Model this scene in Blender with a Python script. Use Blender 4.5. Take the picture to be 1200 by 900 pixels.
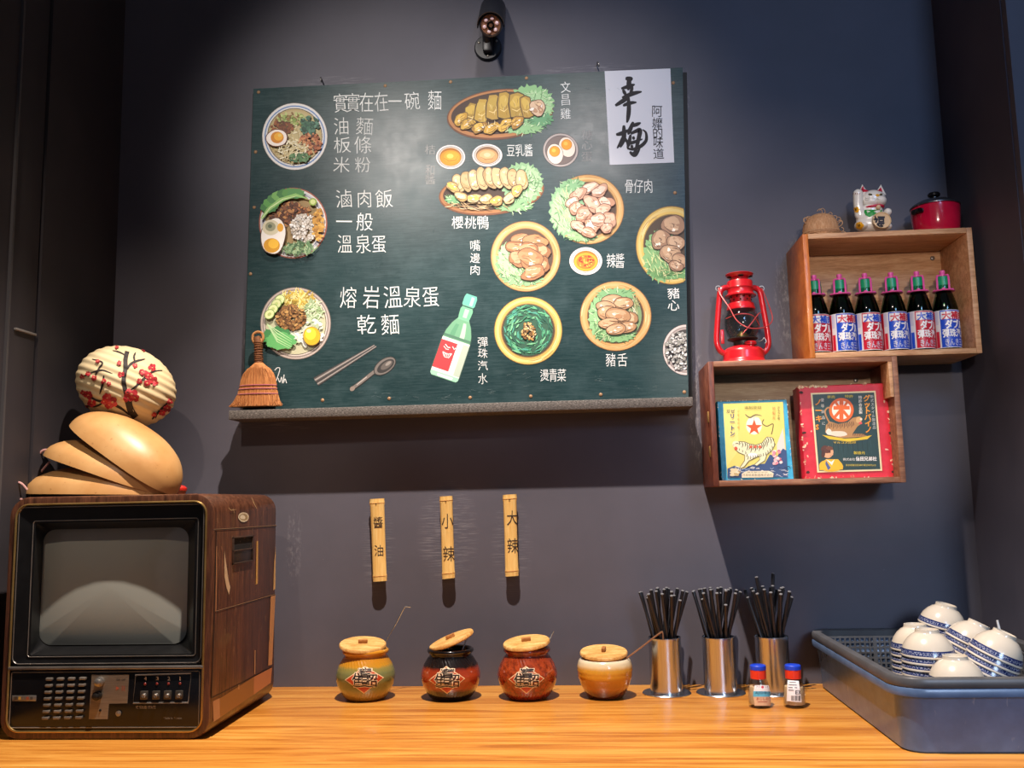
import bpy, bmesh, math, random
from mathutils import Vector, Matrix, Euler
from mathutils.bvhtree import BVHTree

for _o in list(bpy.data.objects):
    bpy.data.objects.remove(_o)
SC = bpy.context.scene
COL = SC.collection
PI = math.pi
RNG = random.Random(7)

# ------------------------------------------------------------------ camera
FPX, YAW, PITCH, ROLL, DIST, HEIGHT = 1075.0, 4.05, 7.3, 1.15, 2.15, 0.4145
_p, _t, _r = (math.radians(a) for a in (YAW, PITCH, ROLL))
CF = Vector((-math.sin(_p) * math.cos(_t), math.cos(_p) * math.cos(_t), math.sin(_t)))
_R0 = Vector((math.cos(_p), math.sin(_p), 0)); _U0 = _R0.cross(CF)
CR = _R0 * math.cos(_r) - _U0 * math.sin(_r)
CU = _U0 * math.cos(_r) + _R0 * math.sin(_r)
CC = Vector((0, -DIST, HEIGHT))
cam = bpy.data.objects.new('camera', bpy.data.cameras.new('camera'))
COL.objects.link(cam)
cam.matrix_world = Matrix((( CR.x, CU.x, -CF.x, CC.x), (CR.y, CU.y, -CF.y, CC.y), (CR.z, CU.z, -CF.z, CC.z), (0, 0, 0, 1)))
cam.data.sensor_width = 36.0
cam.data.lens = FPX / 1200.0 * 36.0
cam.data.clip_start = 0.02
SC.camera = cam

# ------------------------------------------------------------------ light
SC.view_settings.view_transform = 'Standard'
SC.view_settings.look = 'None'
SC.view_settings.gamma = 1.0
SC.view_settings.use_curve_mapping = False
SC.view_settings.exposure = 0.0
try:
    SC.cycles.use_denoising = True
except Exception:
    pass
W = bpy.data.worlds.new('world'); SC.world = W; W.use_nodes = True
W.node_tree.nodes['Background'].inputs[0].default_value = (0.75, 0.8, 1.0, 1)
W.node_tree.nodes['Background'].inputs[1].default_value = 0.10

def aim(o, target):
    o.rotation_euler = (Vector(target) - o.location).to_track_quat('-Z', 'Y').to_euler()

def spot(name, loc, target, power, col, angle, blend=0.6, r=0.02):
    l = bpy.data.lights.new(name, 'SPOT'); l.energy = power; l.color = col
    l.spot_size = math.radians(angle); l.spot_blend = blend; l.shadow_soft_size = r
    o = bpy.data.objects.new(name, l); COL.objects.link(o); o.location = loc; aim(o, target)
    return o

def area(name, loc, target, power, col, sx, sy):
    l = bpy.data.lights.new(name, 'AREA'); l.energy = power; l.color = col
    l.shape = 'RECTANGLE'; l.size = sx; l.size_y = sy
    o = bpy.data.objects.new(name, l); COL.objects.link(o); o.location = loc; aim(o, target)
    return o

# downlight in the ceiling before the board, spotlights further back in the room, daylight from the shop front
spot('ceiling_downlight', (-0.20, -0.98, 2.55), (-0.20, -0.72, 0.0), 535, (1.0, 0.87, 0.78), 65, 0.55, 0.02)
spot('ceiling_spot_left', (-0.82, -2.2, 2.12), (-0.98, 0.0, 0.50), 58, (1.0, 0.80, 0.64), 25, 0.8, 0.03)
spot('ceiling_spot_right', (-0.15, -2.2, 2.20), (0.52, 0.0, 0.86), 62, (1.0, 0.86, 0.76), 22, 0.9, 0.03)
spot('added_fill_right', (0.30, -2.6, 1.02), (0.62, 0.0, 0.74), 92, (1.0, 0.86, 0.76), 21, 0.7, 0.05)  # added fill brightening the wall boxes, no fitting known there
spot('board_spot_left', (-0.79, -2.2, 2.07), (-0.42, 0.0, 1.22), 190, (1.0, 0.92, 0.86), 30, 1.0, 0.07)
spot('board_spot_right', (0.09, -2.2, 2.12), (0.0, 0.0, 1.24), 115, (1.0, 0.92, 0.90), 24, 1.0, 0.07)
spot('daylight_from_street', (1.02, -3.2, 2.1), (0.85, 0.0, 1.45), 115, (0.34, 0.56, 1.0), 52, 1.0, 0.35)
area('shop_window', (1.3, -3.4, 1.1), (0.85, -0.62, 0.03), 1.7, (0.55, 0.72, 1.0), 0.8, 0.8).data.spread = math.radians(28)

# ------------------------------------------------------------------ pixel -> place
def ray(px, py):
    return CF + CR * ((px - 600) / FPX) + CU * ((450 - py) / FPX)

def P(px, py, y=None, z=None, x=None):
    d = ray(px, py)
    t = (y - CC.y) / d.y if y is not None else (z - CC.z) / d.z if z is not None else (x - CC.x) / d.x
    return CC + d * t

def lin(c):
    if isinstance(c, str):
        c = [int(c[i:i + 2], 16) / 255 for i in (0, 2, 4)]
    return tuple((v / 12.92 if v <= 0.04045 else ((v + 0.055) / 1.055) ** 2.4) for v in c[:3]) + (1.0,)

# ------------------------------------------------------------------ materials
MATS = {}
class NT:
    def __init__(s, name):
        s.m = bpy.data.materials.new(name); s.m.use_nodes = True
        s.t = s.m.node_tree; s.n = s.t.nodes; s.b = s.n['Principled BSDF']
    def node(s, typ, **kw):
        n = s.n.new(typ)
        for k, v in kw.items():
            setattr(n, k, v)
        return n
    def link(s, a, b): s.t.links.new(a, b)
    def coords(s, scale=(1, 1, 1), kind='Object', rot=(0, 0, 0)):
        tc = s.node('ShaderNodeTexCoord'); mp = s.node('ShaderNodeMapping')
        mp.inputs['Scale'].default_value = scale; mp.inputs['Rotation'].default_value = rot
        s.link(tc.outputs[kind], mp.inputs[0]); return mp.outputs[0]
    def noise(s, co, scale, detail=4, rough=0.55, dist=0.0):
        n = s.node('ShaderNodeTexNoise'); n.inputs['Scale'].default_value = scale
        n.inputs['Detail'].default_value = detail; n.inputs['Roughness'].default_value = rough
        n.inputs['Distortion'].default_value = dist; s.link(co, n.inputs['Vector']); return n.outputs[0]
    def ramp(s, fac, stops, interp='LINEAR'):
        r = s.node('ShaderNodeValToRGB'); cr = r.color_ramp; cr.interpolation = interp
        while len(cr.elements) < len(stops): cr.elements.new(0.5)
        for e, (p, c) in zip(cr.elements, stops):
            e.position = p; e.color = lin(c) if not isinstance(c, float) else (c, c, c, 1)
        s.link(fac, r.inputs[0]); return r.outputs[0]
    def mix(s, fac, a, b, mode='MIX'):
        m = s.node('ShaderNodeMix', data_type='RGBA', blend_type=mode)
        for i, v in ((0, fac), (6, a), (7, b)):
            if hasattr(v, 'links'): s.link(v, m.inputs[i])
            else: m.inputs[i].default_value = v if i == 0 else (lin(v) if isinstance(v, str) else v)
        return m.outputs[2]
    def math(s, op, a, b=0.0, clamp=False):
        m = s.node('ShaderNodeMath', operation=op, use_clamp=clamp)
        for i, v in ((0, a), (1, b)):
            if hasattr(v, 'links'): s.link(v, m.inputs[i])
            else: m.inputs[i].default_value = v
        return m.outputs[0]
    def bump(s, h, strength=0.2, dist=0.002):
        b = s.node('ShaderNodeBump'); b.inputs['Strength'].default_value = strength
        b.inputs['Distance'].default_value = dist; s.link(h, b.inputs['Height'])
        s.link(b.outputs[0], s.b.inputs['Normal'])
    def fin(s, col=None, rough=0.5, metal=0.0, coat=0.0, spec=None):
        if col is not None:
            if hasattr(col, 'links'): s.link(col, s.b.inputs['Base Color'])
            else: s.b.inputs['Base Color'].default_value = lin(col)
        if hasattr(rough, 'links'): s.link(rough, s.b.inputs['Roughness'])
        else: s.b.inputs['Roughness'].default_value = rough
        s.b.inputs['Metallic'].default_value = metal
        s.b.inputs['Coat Weight'].default_value = coat
        s.b.inputs['Coat Roughness'].default_value = 0.06
        if spec is not None: s.b.inputs['Specular IOR Level'].default_value = spec
        return s.m

def M(name, c1, c2=None, rough=0.5, metal=0.0, scale=25, stretch=(1, 1, 1), bump=0.0, coat=0.0, spec=None, lo=0.35, hi=0.7):
    """plain material whose colour wanders between two tones"""
    if name in MATS: return MATS[name]
    t = NT(name)
    c2 = c2 or c1
    co = t.coords(stretch); n = t.noise(co, scale)
    col = t.ramp(n, [(lo, c1), (hi, c2)])
    if bump: t.bump(n, bump)
    MATS[name] = t.fin(col, rough, metal, coat, spec)
    return MATS[name]

def wood(name, dark, mid, light, stretch, scale=6.0, rough=0.45, coat=0.0, fine=0.35):
    if name in MATS: return MATS[name]
    t = NT(name)
    co = t.coords(stretch)
    a = t.noise(co, scale, 6, 0.6, 0.8); b = t.noise(co, scale * 6, 3, 0.6)
    f = t.math('ADD', t.math('MULTIPLY', a, 1 - fine), t.math('MULTIPLY', b, fine))
    col = t.ramp(f, [(0.36, dark), (0.5, mid), (0.63, light)])
    t.bump(f, 0.12, 0.001)
    MATS[name] = t.fin(col, rough, 0, coat)
    return MATS[name]

def glass(name, col, rough=0.02, ior=1.45):
    """glass with its own tint; thin = clear walls"""
    if name in MATS: return MATS[name]
    t = NT(name); t.fin(col, rough); t.b.inputs['Transmission Weight'].default_value = 1.0
    t.b.inputs['IOR'].default_value = ior
    MATS[name] = t.m; return t.m

def thin_glass(name, col):
    if name in MATS: return MATS[name]
    t = NT(name); tr = t.node('ShaderNodeBsdfTransparent'); tr.inputs[0].default_value = lin(col)
    gl = t.node('ShaderNodeBsdfGlossy'); gl.inputs[1].default_value = 0.04
    lw = t.node('ShaderNodeLayerWeight'); fc_ = t.math('ADD', t.math('MULTIPLY', t.math('POWER', lw.outputs[1], 4.0), 0.5), 0.035)
    mx = t.node('ShaderNodeMixShader'); t.link(fc_, mx.inputs[0]); t.link(tr.outputs[0], mx.inputs[1]); t.link(gl.outputs[0], mx.inputs[2])
    t.link(mx.outputs[0], t.n['Material Output'].inputs[0])
    MATS[name] = t.m; return t.m

def zglaze(name, zmax, stops, rough=0.18, mott=None, coat=0.6):
    """pottery glaze whose colours change up the pot"""
    t = NT(name)
    tc = t.node('ShaderNodeTexCoord'); sx = t.node('ShaderNodeSeparateXYZ'); t.link(tc.outputs['Object'], sx.inputs[0])
    n = t.noise(tc.outputs['Object'], 60, 4)
    z = t.math('ADD', t.math('DIVIDE', sx.outputs[2], zmax), t.math('MULTIPLY', t.math('SUBTRACT', n, 0.5), 0.06))
    col = t.ramp(z, stops)
    if mott:
        n2 = t.noise(tc.outputs['Object'], 95, 3, 0.6)
        col = t.mix(t.ramp(n2, [(0.42, 0.0), (0.62, 0.75)]), col, mott)
    return t.fin(col, rough, 0, coat)

PAINTS = {}
def paint_mat(rough=0.6, chalk=0.0):
    k = (rough, chalk)
    if k in PAINTS: return PAINTS[k]
    t = NT('painted_colours')
    a = t.node('ShaderNodeVertexColor', layer_name='Col')
    col = a.outputs[0]
    if chalk:
        n = t.noise(t.coords((1, 1, 1)), 900, 2)
        col = t.mix(t.ramp(n, [(0.35, 0.0), (0.75, chalk)]), col, '5c6668')
    PAINTS[k] = t.fin(col, rough, spec=0.15 if chalk else None); return PAINTS[k]

# ------------------------------------------------------------------ geometry helpers
class MB:
    def __init__(s): s.v = []; s.f = []; s.mi = []
    def add(s, vs, fs, xf=None, mi=0):
        k = len(s.v)
        s.v += [xf @ Vector(v) for v in vs] if xf is not None else [Vector(v) for v in vs]
        s.f += [tuple(i + k for i in f) for f in fs]; s.mi += [mi] * len(fs)
        return s
    def box(s, a, b, bev=0.0015, xf=None, mi=0):
        a = Vector(a); b = Vector(b)
        bm = bmesh.new(); bmesh.ops.create_cube(bm, size=1)
        c = (a + b) / 2; d = b - a
        for v in bm.verts: v.co = Vector((v.co.x * d.x, v.co.y * d.y, v.co.z * d.z)) + c
        if bev > 0:
            bmesh.ops.bevel(bm, geom=bm.edges[:], offset=min(bev, 0.45 * min(abs(q) for q in d)), segments=2, affect='EDGES', profile=0.5)
        bm.verts.index_update()
        s.add([v.co.copy() for v in bm.verts], [[v.index for v in f.verts] for f in bm.faces], xf, mi); bm.free()
        return s
    def loft(s, loops, cap0=True, cap1=True, closed=True, ring=False, xf=None, mi=0):
        n = len(loops[0]); vs = [v for l in loops for v in l]; fs = []
        L = len(loops)
        for i in range(L if ring else L - 1):
            j = (i + 1) % L
            for k in range(n if closed else n - 1):
                q = (k + 1) % n
                fs.append((i * n + k, i * n + q, j * n + q, j * n + k))
        if cap0 and not ring: fs.append(tuple(range(n - 1, -1, -1)))
        if cap1 and not ring: fs.append(tuple((L - 1) * n + k for k in range(n)))
        return s.add(vs, fs, xf, mi)
    def lathe(s, prof, c=(0, 0, 0), n=32, xf=None, fun=None, mi=0):
        loops = []
        for i, (r, z) in enumerate(prof):
            l = []
            for k in range(n):
                a = 2 * PI * k / n
                q = max(r, 1e-5)
                if fun: q = fun(a, i, q, z)
                l.append((c[0] + q * math.cos(a), c[1] + q * math.sin(a), c[2] + z))
            loops.append(l)
        return s.loft(loops, True, True, xf=xf, mi=mi)
    def tube(s, pts, r, n=8, caps=True, closed=False, xf=None, mi=0):
        pts = [Vector(p) for p in pts]; L = len(pts)
        rs = r if isinstance(r, (list, tuple)) else [r] * L
        up = None; loops = []
        for i, p in enumerate(pts):
            if closed: d = pts[(i + 1) % L] - pts[i - 1]
            else: d = pts[min(i + 1, L - 1)] - pts[max(i - 1, 0)]
            d = d.normalized() if d.length > 1e-9 else Vector((0, 0, 1))
            if up is None:
                up = Vector((0, 0, 1)) if abs(d.z) < 0.9 else Vector((1, 0, 0))
            up = (up - d * up.dot(d)).normalized(); sd = d.cross(up)
            loops.append([p + (up * math.cos(2 * PI * k / n) + sd * math.sin(2 * PI * k / n)) * rs[i] for k in range(n)])
        return s.loft(loops, caps, caps, ring=closed, xf=xf, mi=mi)
    def ell(s, c, r, n=24, m=14, rot=None, mi=0):
        pr = [(math.sin(PI * i / m), -math.cos(PI * i / m)) for i in range(m + 1)]
        xf = Matrix.Translation(c) @ (rot or Matrix.Identity(4)) @ Matrix.Diagonal((r[0], r[1], r[2], 1))
        return s.lathe(pr, n=n, xf=xf, mi=mi)
    def bvh(s): return BVHTree.FromPolygons([v[:] for v in s.v], s.f)
    def build(s, name, mats, parent=None, loc=None, smooth=40):
        off = Vector((0, 0, 0))
        if parent is not None:
            r = parent
            while r.parent: r = r.parent
            off = ORIG.get(r.name, Vector((0, 0, 0)))
        elif loc is not None: off = Vector(loc)
        me = bpy.data.meshes.new(name)
        me.from_pydata([(v - off)[:] for v in s.v], [], s.f)
        for m in (mats if isinstance(mats, (list, tuple)) else [mats]): me.materials.append(m)
        me.polygons.foreach_set('material_index', s.mi)
        bm = bmesh.new(); bm.from_mesh(me); bmesh.ops.recalc_face_normals(bm, faces=bm.faces); bm.to_mesh(me); bm.free()
        if smooth:
            me.polygons.foreach_set('use_smooth', [True] * len(me.polygons)); me.set_sharp_from_angle(angle=math.radians(smooth))
        o = bpy.data.objects.new(name, me); COL.objects.link(o)
        if parent is not None: o.parent = parent
        else: o.location = off; ORIG[o.name] = off
        return o
ORIG = {}

def thing(name, label, cat, loc=(0, 0, 0), group=None):
    o = bpy.data.objects.new(name, None); COL.objects.link(o); o.empty_display_size = 0.02
    o.location = loc; ORIG[o.name] = Vector(loc)
    return tag(o, label, cat, group)

def tag(o, label, cat, group=None):
    o['label'] = label; o['category'] = cat
    if group: o['group'] = group
    return o

def struct(o):
    o['kind'] = 'structure'; return o

def dup(root, loc, rot=None, label=None, group=None):
    r = root.copy(); COL.objects.link(r); r.location = loc
    if rot is not None: r.rotation_euler = rot
    if label: r['label'] = label
    if group: r['group'] = group
    for ch in list(root.children):
        c = ch.copy(); COL.objects.link(c); c.parent = r
        for g in list(ch.children):
            d = g.copy(); COL.objects.link(d); d.parent = c
    return r

def rrect(x0, z0, x1, z1, r, n=5):
    out = []
    for cx, cz, a0 in ((x1 - r, z1 - r, 0), (x0 + r, z1 - r, 90), (x0 + r, z0 + r, 180), (x1 - r, z0 + r, 270)):
        for k in range(n + 1):
            a = math.radians(a0 + 90 * k / n); out.append((cx + r * math.cos(a), cz + r * math.sin(a)))
    return out

def spline(pts, n=8):
    """smooth curve through the points"""
    pts = [Vector(p) for p in pts]; out = []
    for i in range(len(pts) - 1):
        a = pts[max(i - 1, 0)]; b = pts[i]; c = pts[i + 1]; d = pts[min(i + 2, len(pts) - 1)]
        for k in range(n):
            t = k / n
            out.append(0.5 * (2 * b + (c - a) * t + (2 * a - 5 * b + 4 * c - d) * t * t + (3 * b - a - 3 * c + d) * t ** 3))
    out.append(pts[-1]); return out

# ------------------------------------------------------------------ lettering and painted pictures
_cu = bpy.data.curves.new('glyphs', 'FONT'); _to = bpy.data.objects.new('glyphs', _cu); COL.objects.link(_to)
_cu.resolution_u = 2; _cu.fill_mode = 'FRONT'
_GL = {}
def glyph(body, weight=0.0):
    k = (body, weight)
    if k not in _GL:
        _cu.body = body; _cu.offset = weight
        _to.update_tag(); bpy.context.view_layer.update()
        ev = _to.evaluated_get(bpy.context.evaluated_depsgraph_get())
        me = bpy.data.meshes.new_from_object(ev)
        _GL[k] = ([(v.co.x, v.co.y) for v in me.vertices], [tuple(p.vertices) for p in me.polygons])
        bpy.data.meshes.remove(me)
    return _GL[k]

def fine(pts, faces, size):
    """cut flat patches small enough to follow a curved surface"""
    bm = bmesh.new(); vs = [bm.verts.new((p[0], p[1], 0)) for p in pts]
    for f in faces:
        try: bm.faces.new([vs[i] for i in f])
        except ValueError: pass
    bmesh.ops.triangulate(bm, faces=bm.faces[:])
    for _ in range(5):
        ed = [e for e in bm.edges if e.calc_length() > size]
        if not ed: break
        bmesh.ops.subdivide_edges(bm, edges=ed, cuts=1); bmesh.ops.triangulate(bm, faces=[f for f in bm.faces if len(f.verts) > 3])
    bm.verts.index_update(); out = [(v.co.x, v.co.y) for v in bm.verts], [tuple(v.index for v in f.verts) for f in bm.faces]
    bm.free(); return out

class Paint:
    """flat patches of paint laid on a surface; f(u, v) gives (point, normal)"""
    def __init__(s, f, base=0.0004, step=0.000012, jitter=0.03, seed=1, clip=None):
        s.f = f; s.h = base; s.step = step; s.v = []; s.fc = []; s.c = []; s.rng = random.Random(seed); s.j = jitter; s.clip = clip; s.sub = 0
    def raw(s, pts, faces, col):
        if s.sub: pts, faces = fine(pts, faces, s.sub)
        k = len(s.v)
        for u, v in pts:
            if s.clip: u = min(u, s.clip(v))
            p, n = s.f(u, v); s.v.append(p + n * s.h)
        c = lin(col); d = 1 + s.rng.uniform(-s.j, s.j) * 3
        c = tuple(min(1, q * d) for q in c[:3]) + (1,)
        for q in faces: s.fc.append(tuple(i + k for i in q)); s.c.append(c)
        s.h += s.step
    def poly(s, pts, col): s.raw(pts, [tuple(range(len(pts)))], col)
    def fan(s, cx, cy, pts, col, rings=1):
        n = len(pts); vs = [(cx, cy)]; fs = []
        for r in range(1, rings + 1):
            t = r / rings; vs += [(cx + (x - cx) * t, cy + (y - cy) * t) for x, y in pts]
        for k in range(n): fs.append((0, 1 + k, 1 + (k + 1) % n))
        for r in range(rings - 1):
            for k in range(n):
                a = 1 + r * n + k; b = 1 + r * n + (k + 1) % n; fs.append((a, a + n, b + n, b))
        s.raw(vs, fs, col)
    def ell(s, cx, cy, rx, ry, col, rot=0.0, n=36, rings=1):
        c, q = math.cos(rot), math.sin(rot)
        s.fan(cx, cy, [(cx + rx * math.cos(a) * c - ry * math.sin(a) * q, cy + rx * math.cos(a) * q + ry * math.sin(a) * c) for a in (2 * PI * k / n for k in range(n))], col, rings)
    def ring(s, cx, cy, rx, ry, w, col, n=48):
        vs = []; fs = []
        for k in range(n):
            a = 2 * PI * k / n; vs += [(cx + rx * math.cos(a), cy + ry * math.sin(a)), (cx + (rx - w) * math.cos(a), cy + (ry - w) * math.sin(a))]
        for k in range(n):
            j = (k + 1) % n; fs.append((2 * k, 2 * j, 2 * j + 1, 2 * k + 1))
        s.raw(vs, fs, col)
    def blob(s, cx, cy, rx, ry, col, rot=0.0, rough=0.18, n=14, edge=None, ew=1.0):
        ph = [s.rng.uniform(0, 6.28) for _ in range(3)]
        def out(g):
            r = []
            for k in range(n):
                a = 2 * PI * k / n
                m = 1 + rough * (0.5 * math.sin(2 * a + ph[0]) + 0.35 * math.sin(3 * a + ph[1]) + 0.25 * math.sin(5 * a + ph[2]))
                x = (rx * m + g) * math.cos(a); y = (ry * m + g) * math.sin(a)
                r.append((cx + x * math.cos(rot) - y * math.sin(rot), cy + x * math.sin(rot) + y * math.cos(rot)))
            return r
        if edge: s.fan(cx, cy, out(ew), edge)
        s.fan(cx, cy, out(0), col)
    def leaf(s, cx, cy, rx, ry, col, n=60, amp=0.07, freq=17, a0=0, a1=360):
        pts = []
        for k in range(n + 1):
            a = math.radians(a0 + (a1 - a0) * k / n); m = 1 + amp * math.sin(freq * a) + amp * 0.7 * math.sin(freq * 2.3 * a + 1)
            pts.append((cx + rx * m * math.cos(a), cy + ry * m * math.sin(a)))
        s.fan(cx, cy, pts, col)
    def stroke(s, pts, w, col, taper=False):
        pts = [Vector((p[0], p[1])) for p in pts]; L = len(pts); vs = []
        for i, p in enumerate(pts):
            d = pts[min(i + 1, L - 1)] - pts[max(i - 1, 0)]
            d = d.normalized() if d.length > 1e-9 else Vector((1, 0))
            t = i / (L - 1)
            ww = w * (0.25 + 0.75 * math.sin(PI * min(1, 0.1 + 0.9 * t))) if taper else w
            nn = Vector((-d.y, d.x)) * ww / 2; vs += [tuple(p + nn), tuple(p - nn)]
        s.raw(vs, [(2 * i, 2 * i + 2, 2 * i + 3, 2 * i + 1) for i in range(L - 1)], col)
    def fit(s, body, x0, y0, x1, y1, col, weight=0.0, slant=0.0, rise=0.0):
        """letters fitted in a box; y runs down"""
        vs, fs = glyph(body, weight)
        if not vs: return
        a0 = min(v[0] for v in vs); a1 = max(v[0] for v in vs); b0 = min(v[1] for v in vs); b1 = max(v[1] for v in vs)
        sx = (x1 - x0) / max(a1 - a0, 1e-6); sy = (y1 - y0) / max(b1 - b0, 1e-6)
        out = []
        for x, y in vs:
            u = (x - a0) * sx; w = (y - b0) * sy
            out.append((x0 + u + slant * w, y1 - w + rise * u))
        s.raw(out, fs, col)
    def cells(s, chars, pts, size, col, weight=0.0, wob=0.06, rot=0.0):
        """single characters centred on given points"""
        EM = 0.86
        for ch, (cx, cy) in zip(chars, pts):
            if ch == ' ': continue
            vs, fs = glyph(ch, weight)
            if not vs: continue
            sz = size[1] if isinstance(size, tuple) else size
            sw = size[0] if isinstance(size, tuple) else size
            k = sz / EM * s.rng.uniform(1 - wob, 1 + wob); kx = sw / EM * s.rng.uniform(1 - wob, 1 + wob); r = rot + s.rng.uniform(-wob, wob)
            out = []
            for x, y in vs:
                u = (x - 0.44) * kx; w = -(y - 0.33) * k
                out.append((cx + u * math.cos(r) - w * math.sin(r), cy + u * math.sin(r) + w * math.cos(r)))
            s.raw(out, fs, col)
    def build(s, name, parent, rough=0.6, chalk=0.0):
        r = parent
        while r.parent: r = r.parent
        off = ORIG.get(r.name, Vector((0, 0, 0)))
        me = bpy.data.meshes.new(name)
        me.from_pydata([(v - off)[:] for v in s.v], [], s.fc)
        at = me.attributes.new('Col', 'FLOAT_COLOR', 'CORNER')
        buf = []
        for p, c in zip(me.polygons, s.c): buf += list(c) * p.loop_total
        at.data.foreach_set('color', buf)
        me.materials.append(paint_mat(rough, chalk))
        o = bpy.data.objects.new(name, me); COL.objects.link(o); o.parent = parent
        return o

def on_plane(y):
    n = Vector((0, -1, 0)); return lambda u, v: (P(u, v, y=y), n)

def on_body(bvh, c0):
    """pixels laid on a solid's near surface"""
    def f(u, v):
        d = ray(u, v).normalized(); h = bvh.ray_cast(CC, d)
        if h[0] is None:
            q = bvh.find_nearest(CC + d * (Vector(c0) - CC).length); p, n = q[0], q[1]
        else: p, n = h[0], h[1]
        if n.dot(d) > 0: n = -n
        return p, n
    return f

def quad_map(tl, tr, br, bl, n):
    def f(u, v): return (tl * (1 - u) + tr * u) * (1 - v) + (bl * (1 - u) + br * u) * v, n
    return f

# ------------------------------------------------------------------ setting
XL, XR, RET = -1.134, 0.881, -0.328     # left wall, right return and its depth
def wall_material():
    t = NT('dark_wall_paint')
    tc = t.node('ShaderNodeTexCoord'); co = tc.outputs['Object']
    n = t.noise(co, 3.0, 5, 0.6); f = t.noise(co, 55, 5, 0.65)
    col = t.ramp(n, [(0.3, '514f57'), (0.7, '5b5963')])
    # chalk rubbed off on the paint: streaky patches beside the board, the shelves and the bamboo tags
    sep = t.node('ShaderNodeSeparateXYZ'); t.link(co, sep.inputs[0])
    streak_h = t.noise(t.coords((7, 7, 130)), 2.5, 4, 0.7); streak_d = t.noise(t.coords((60, 60, 22)), 2.0, 4, 0.7)
    total = None
    for (u, v, ru, rv, kind, amt) in SCUFFS:
        c = P(u, v, y=0); rx = ru / 500; rz = rv / 500
        dx = t.math('DIVIDE', t.math('SUBTRACT', sep.outputs[0], c.x), rx); dz = t.math('DIVIDE', t.math('SUBTRACT', sep.outputs[2], c.z), rz)
        d = t.math('ADD', t.math('MULTIPLY', dx, dx), t.math('MULTIPLY', dz, dz))
        mask = t.math('SUBTRACT', 1.0, d, True)
        st = t.ramp(streak_h if kind == 'h' else streak_d, [(0.50, 0.0), (0.68, 1.0)])
        q = t.math('MULTIPLY', t.math('MULTIPLY', mask, st), amt)
        total = q if total is None else t.math('MAXIMUM', total, q)
    specks = t.ramp(t.noise(co, 140, 2, 0.5), [(0.755, 0.0), (0.80, 0.5)])
    col = t.mix(t.math('MAXIMUM', total, t.math('MULTIPLY', specks, 0.35)), col, 'b4b0b2')
    t.bump(f, 0.10, 0.002)
    return t.fin(col, 0.55, spec=0.35)
SCUFFS = [(816, 470, 13, 90, 'd', 0.55), (922, 355, 16, 70, 'd', 0.5), (935, 300, 14, 30, 'd', 0.5), (443, 640, 22, 60, 'h', 0.4), (525, 625, 38, 66, 'h', 0.5),
          (600, 640, 26, 60, 'h', 0.3), (800, 110, 12, 40, 'd', 0.45), (390, 95, 60, 8, 'h', 0.35), (690, 80, 70, 6, 'h', 0.5), (345, 640, 12, 50, 'd', 0.3),
          (1133, 260, 16, 40, 'd', 0.3), (290, 400, 8, 90, 'd', 0.3), (330, 497, 70, 12, 'h', 0.25)]
WALL = wall_material()
PLAINWALL = M('side_wall_paint', '343134', '3e3a3d', 0.6, scale=4, spec=0.3)
RIGHTWALL = M('return_wall_paint', '454450', '504f5c', 0.6, scale=4, spec=0.3)
def slab(name, a, b, mat, bev=0.0):
    return struct(MB().box(a, b, bev).build(name, mat, loc=(0, 0, 0)))
slab('wall_back', (XL - 0.1, 0, -0.84), (XR + 0.1, 0.1, 2.7), WALL)
slab('wall_left', (XL - 0.1, -0.313, -0.84), (XL, 0, 2.7), PLAINWALL)
slab('trim_1', (XL - 0.1, -0.318, -0.84), (XL - 0.02, -0.313, 2.7), M('gap_black', '060606', rough=0.9))
slab('door_1', (XL - 0.1, -0.412, -0.84), (XL - 0.004, -0.318, 2.7), PLAINWALL, 0.002)
slab('trim_2', (XL - 0.1, -0.418, -0.84), (XL - 0.0, -0.412, 2.7), M('trim_edge_grey', '4c4a4c', rough=0.5))
slab('wall_left_front', (XL - 0.1, -2.0, -0.84), (XL - 0.006, -0.418, 2.7), PLAINWALL)
slab('trim_3', (XL - 0.006, -0.392, 0.781), (XL + 0.002, -0.322, 0.7855), M('trim_pale_edge', '8a8580', rough=0.5), 0.0005)
slab('wall_right', (XR, RET, -0.84), (XR + 0.4, 0, 2.7), RIGHTWALL)
slab('wall_right_front', (XR + 0.002, RET - 0.02, -0.84), (XR + 0.9, RET - 0.0005, 2.7), WALL)
slab('floor', (-3, -4, -0.86), (3, 0.1, -0.84), M('floor_tile', '4a4642', '5a554f', 0.5, scale=5))

t = NT('counter_laminate')
co = t.coords((1.0, 16, 16)); a = t.noise(co, 2.2, 6, 0.62, 1.2); b = t.noise(t.coords((1.6, 90, 90)), 3.0, 4, 0.6)
f = t.math('ADD', t.math('MULTIPLY', a, 0.62), t.math('MULTIPLY', b, 0.38))
col = t.ramp(f, [(0.34, '945016'), (0.45, 'bc762a'), (0.54, 'd4923e'), (0.68, 'e2ac58')])
n3 = t.noise(t.coords((8, 30, 8), rot=(0, 0, 0.5)), 5, 3, 0.7)
col = t.mix(t.ramp(n3, [(0.69, 0.0), (0.78, 0.45)]), col, 'f0cf90')
t.bump(f, 0.05, 0.0006)
COUNTER = t.fin(col, 0.33, coat=0.15)
cb = MB().box((XL, -0.67, -0.035), (XR, -0.0005, 0), 0.003)
cbn = thing('counter', 'long orange wood-grain counter running along the foot of the dark wall', 'counter', (0, -0.4, -0.84))
cb.build('worktop', COUNTER, cbn)
MB().box((XL + 0.001, -0.62, -0.84), (XR - 0.001, -0.002, -0.036), 0.002).build('front_panel', PLAINWALL, cbn)

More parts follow.
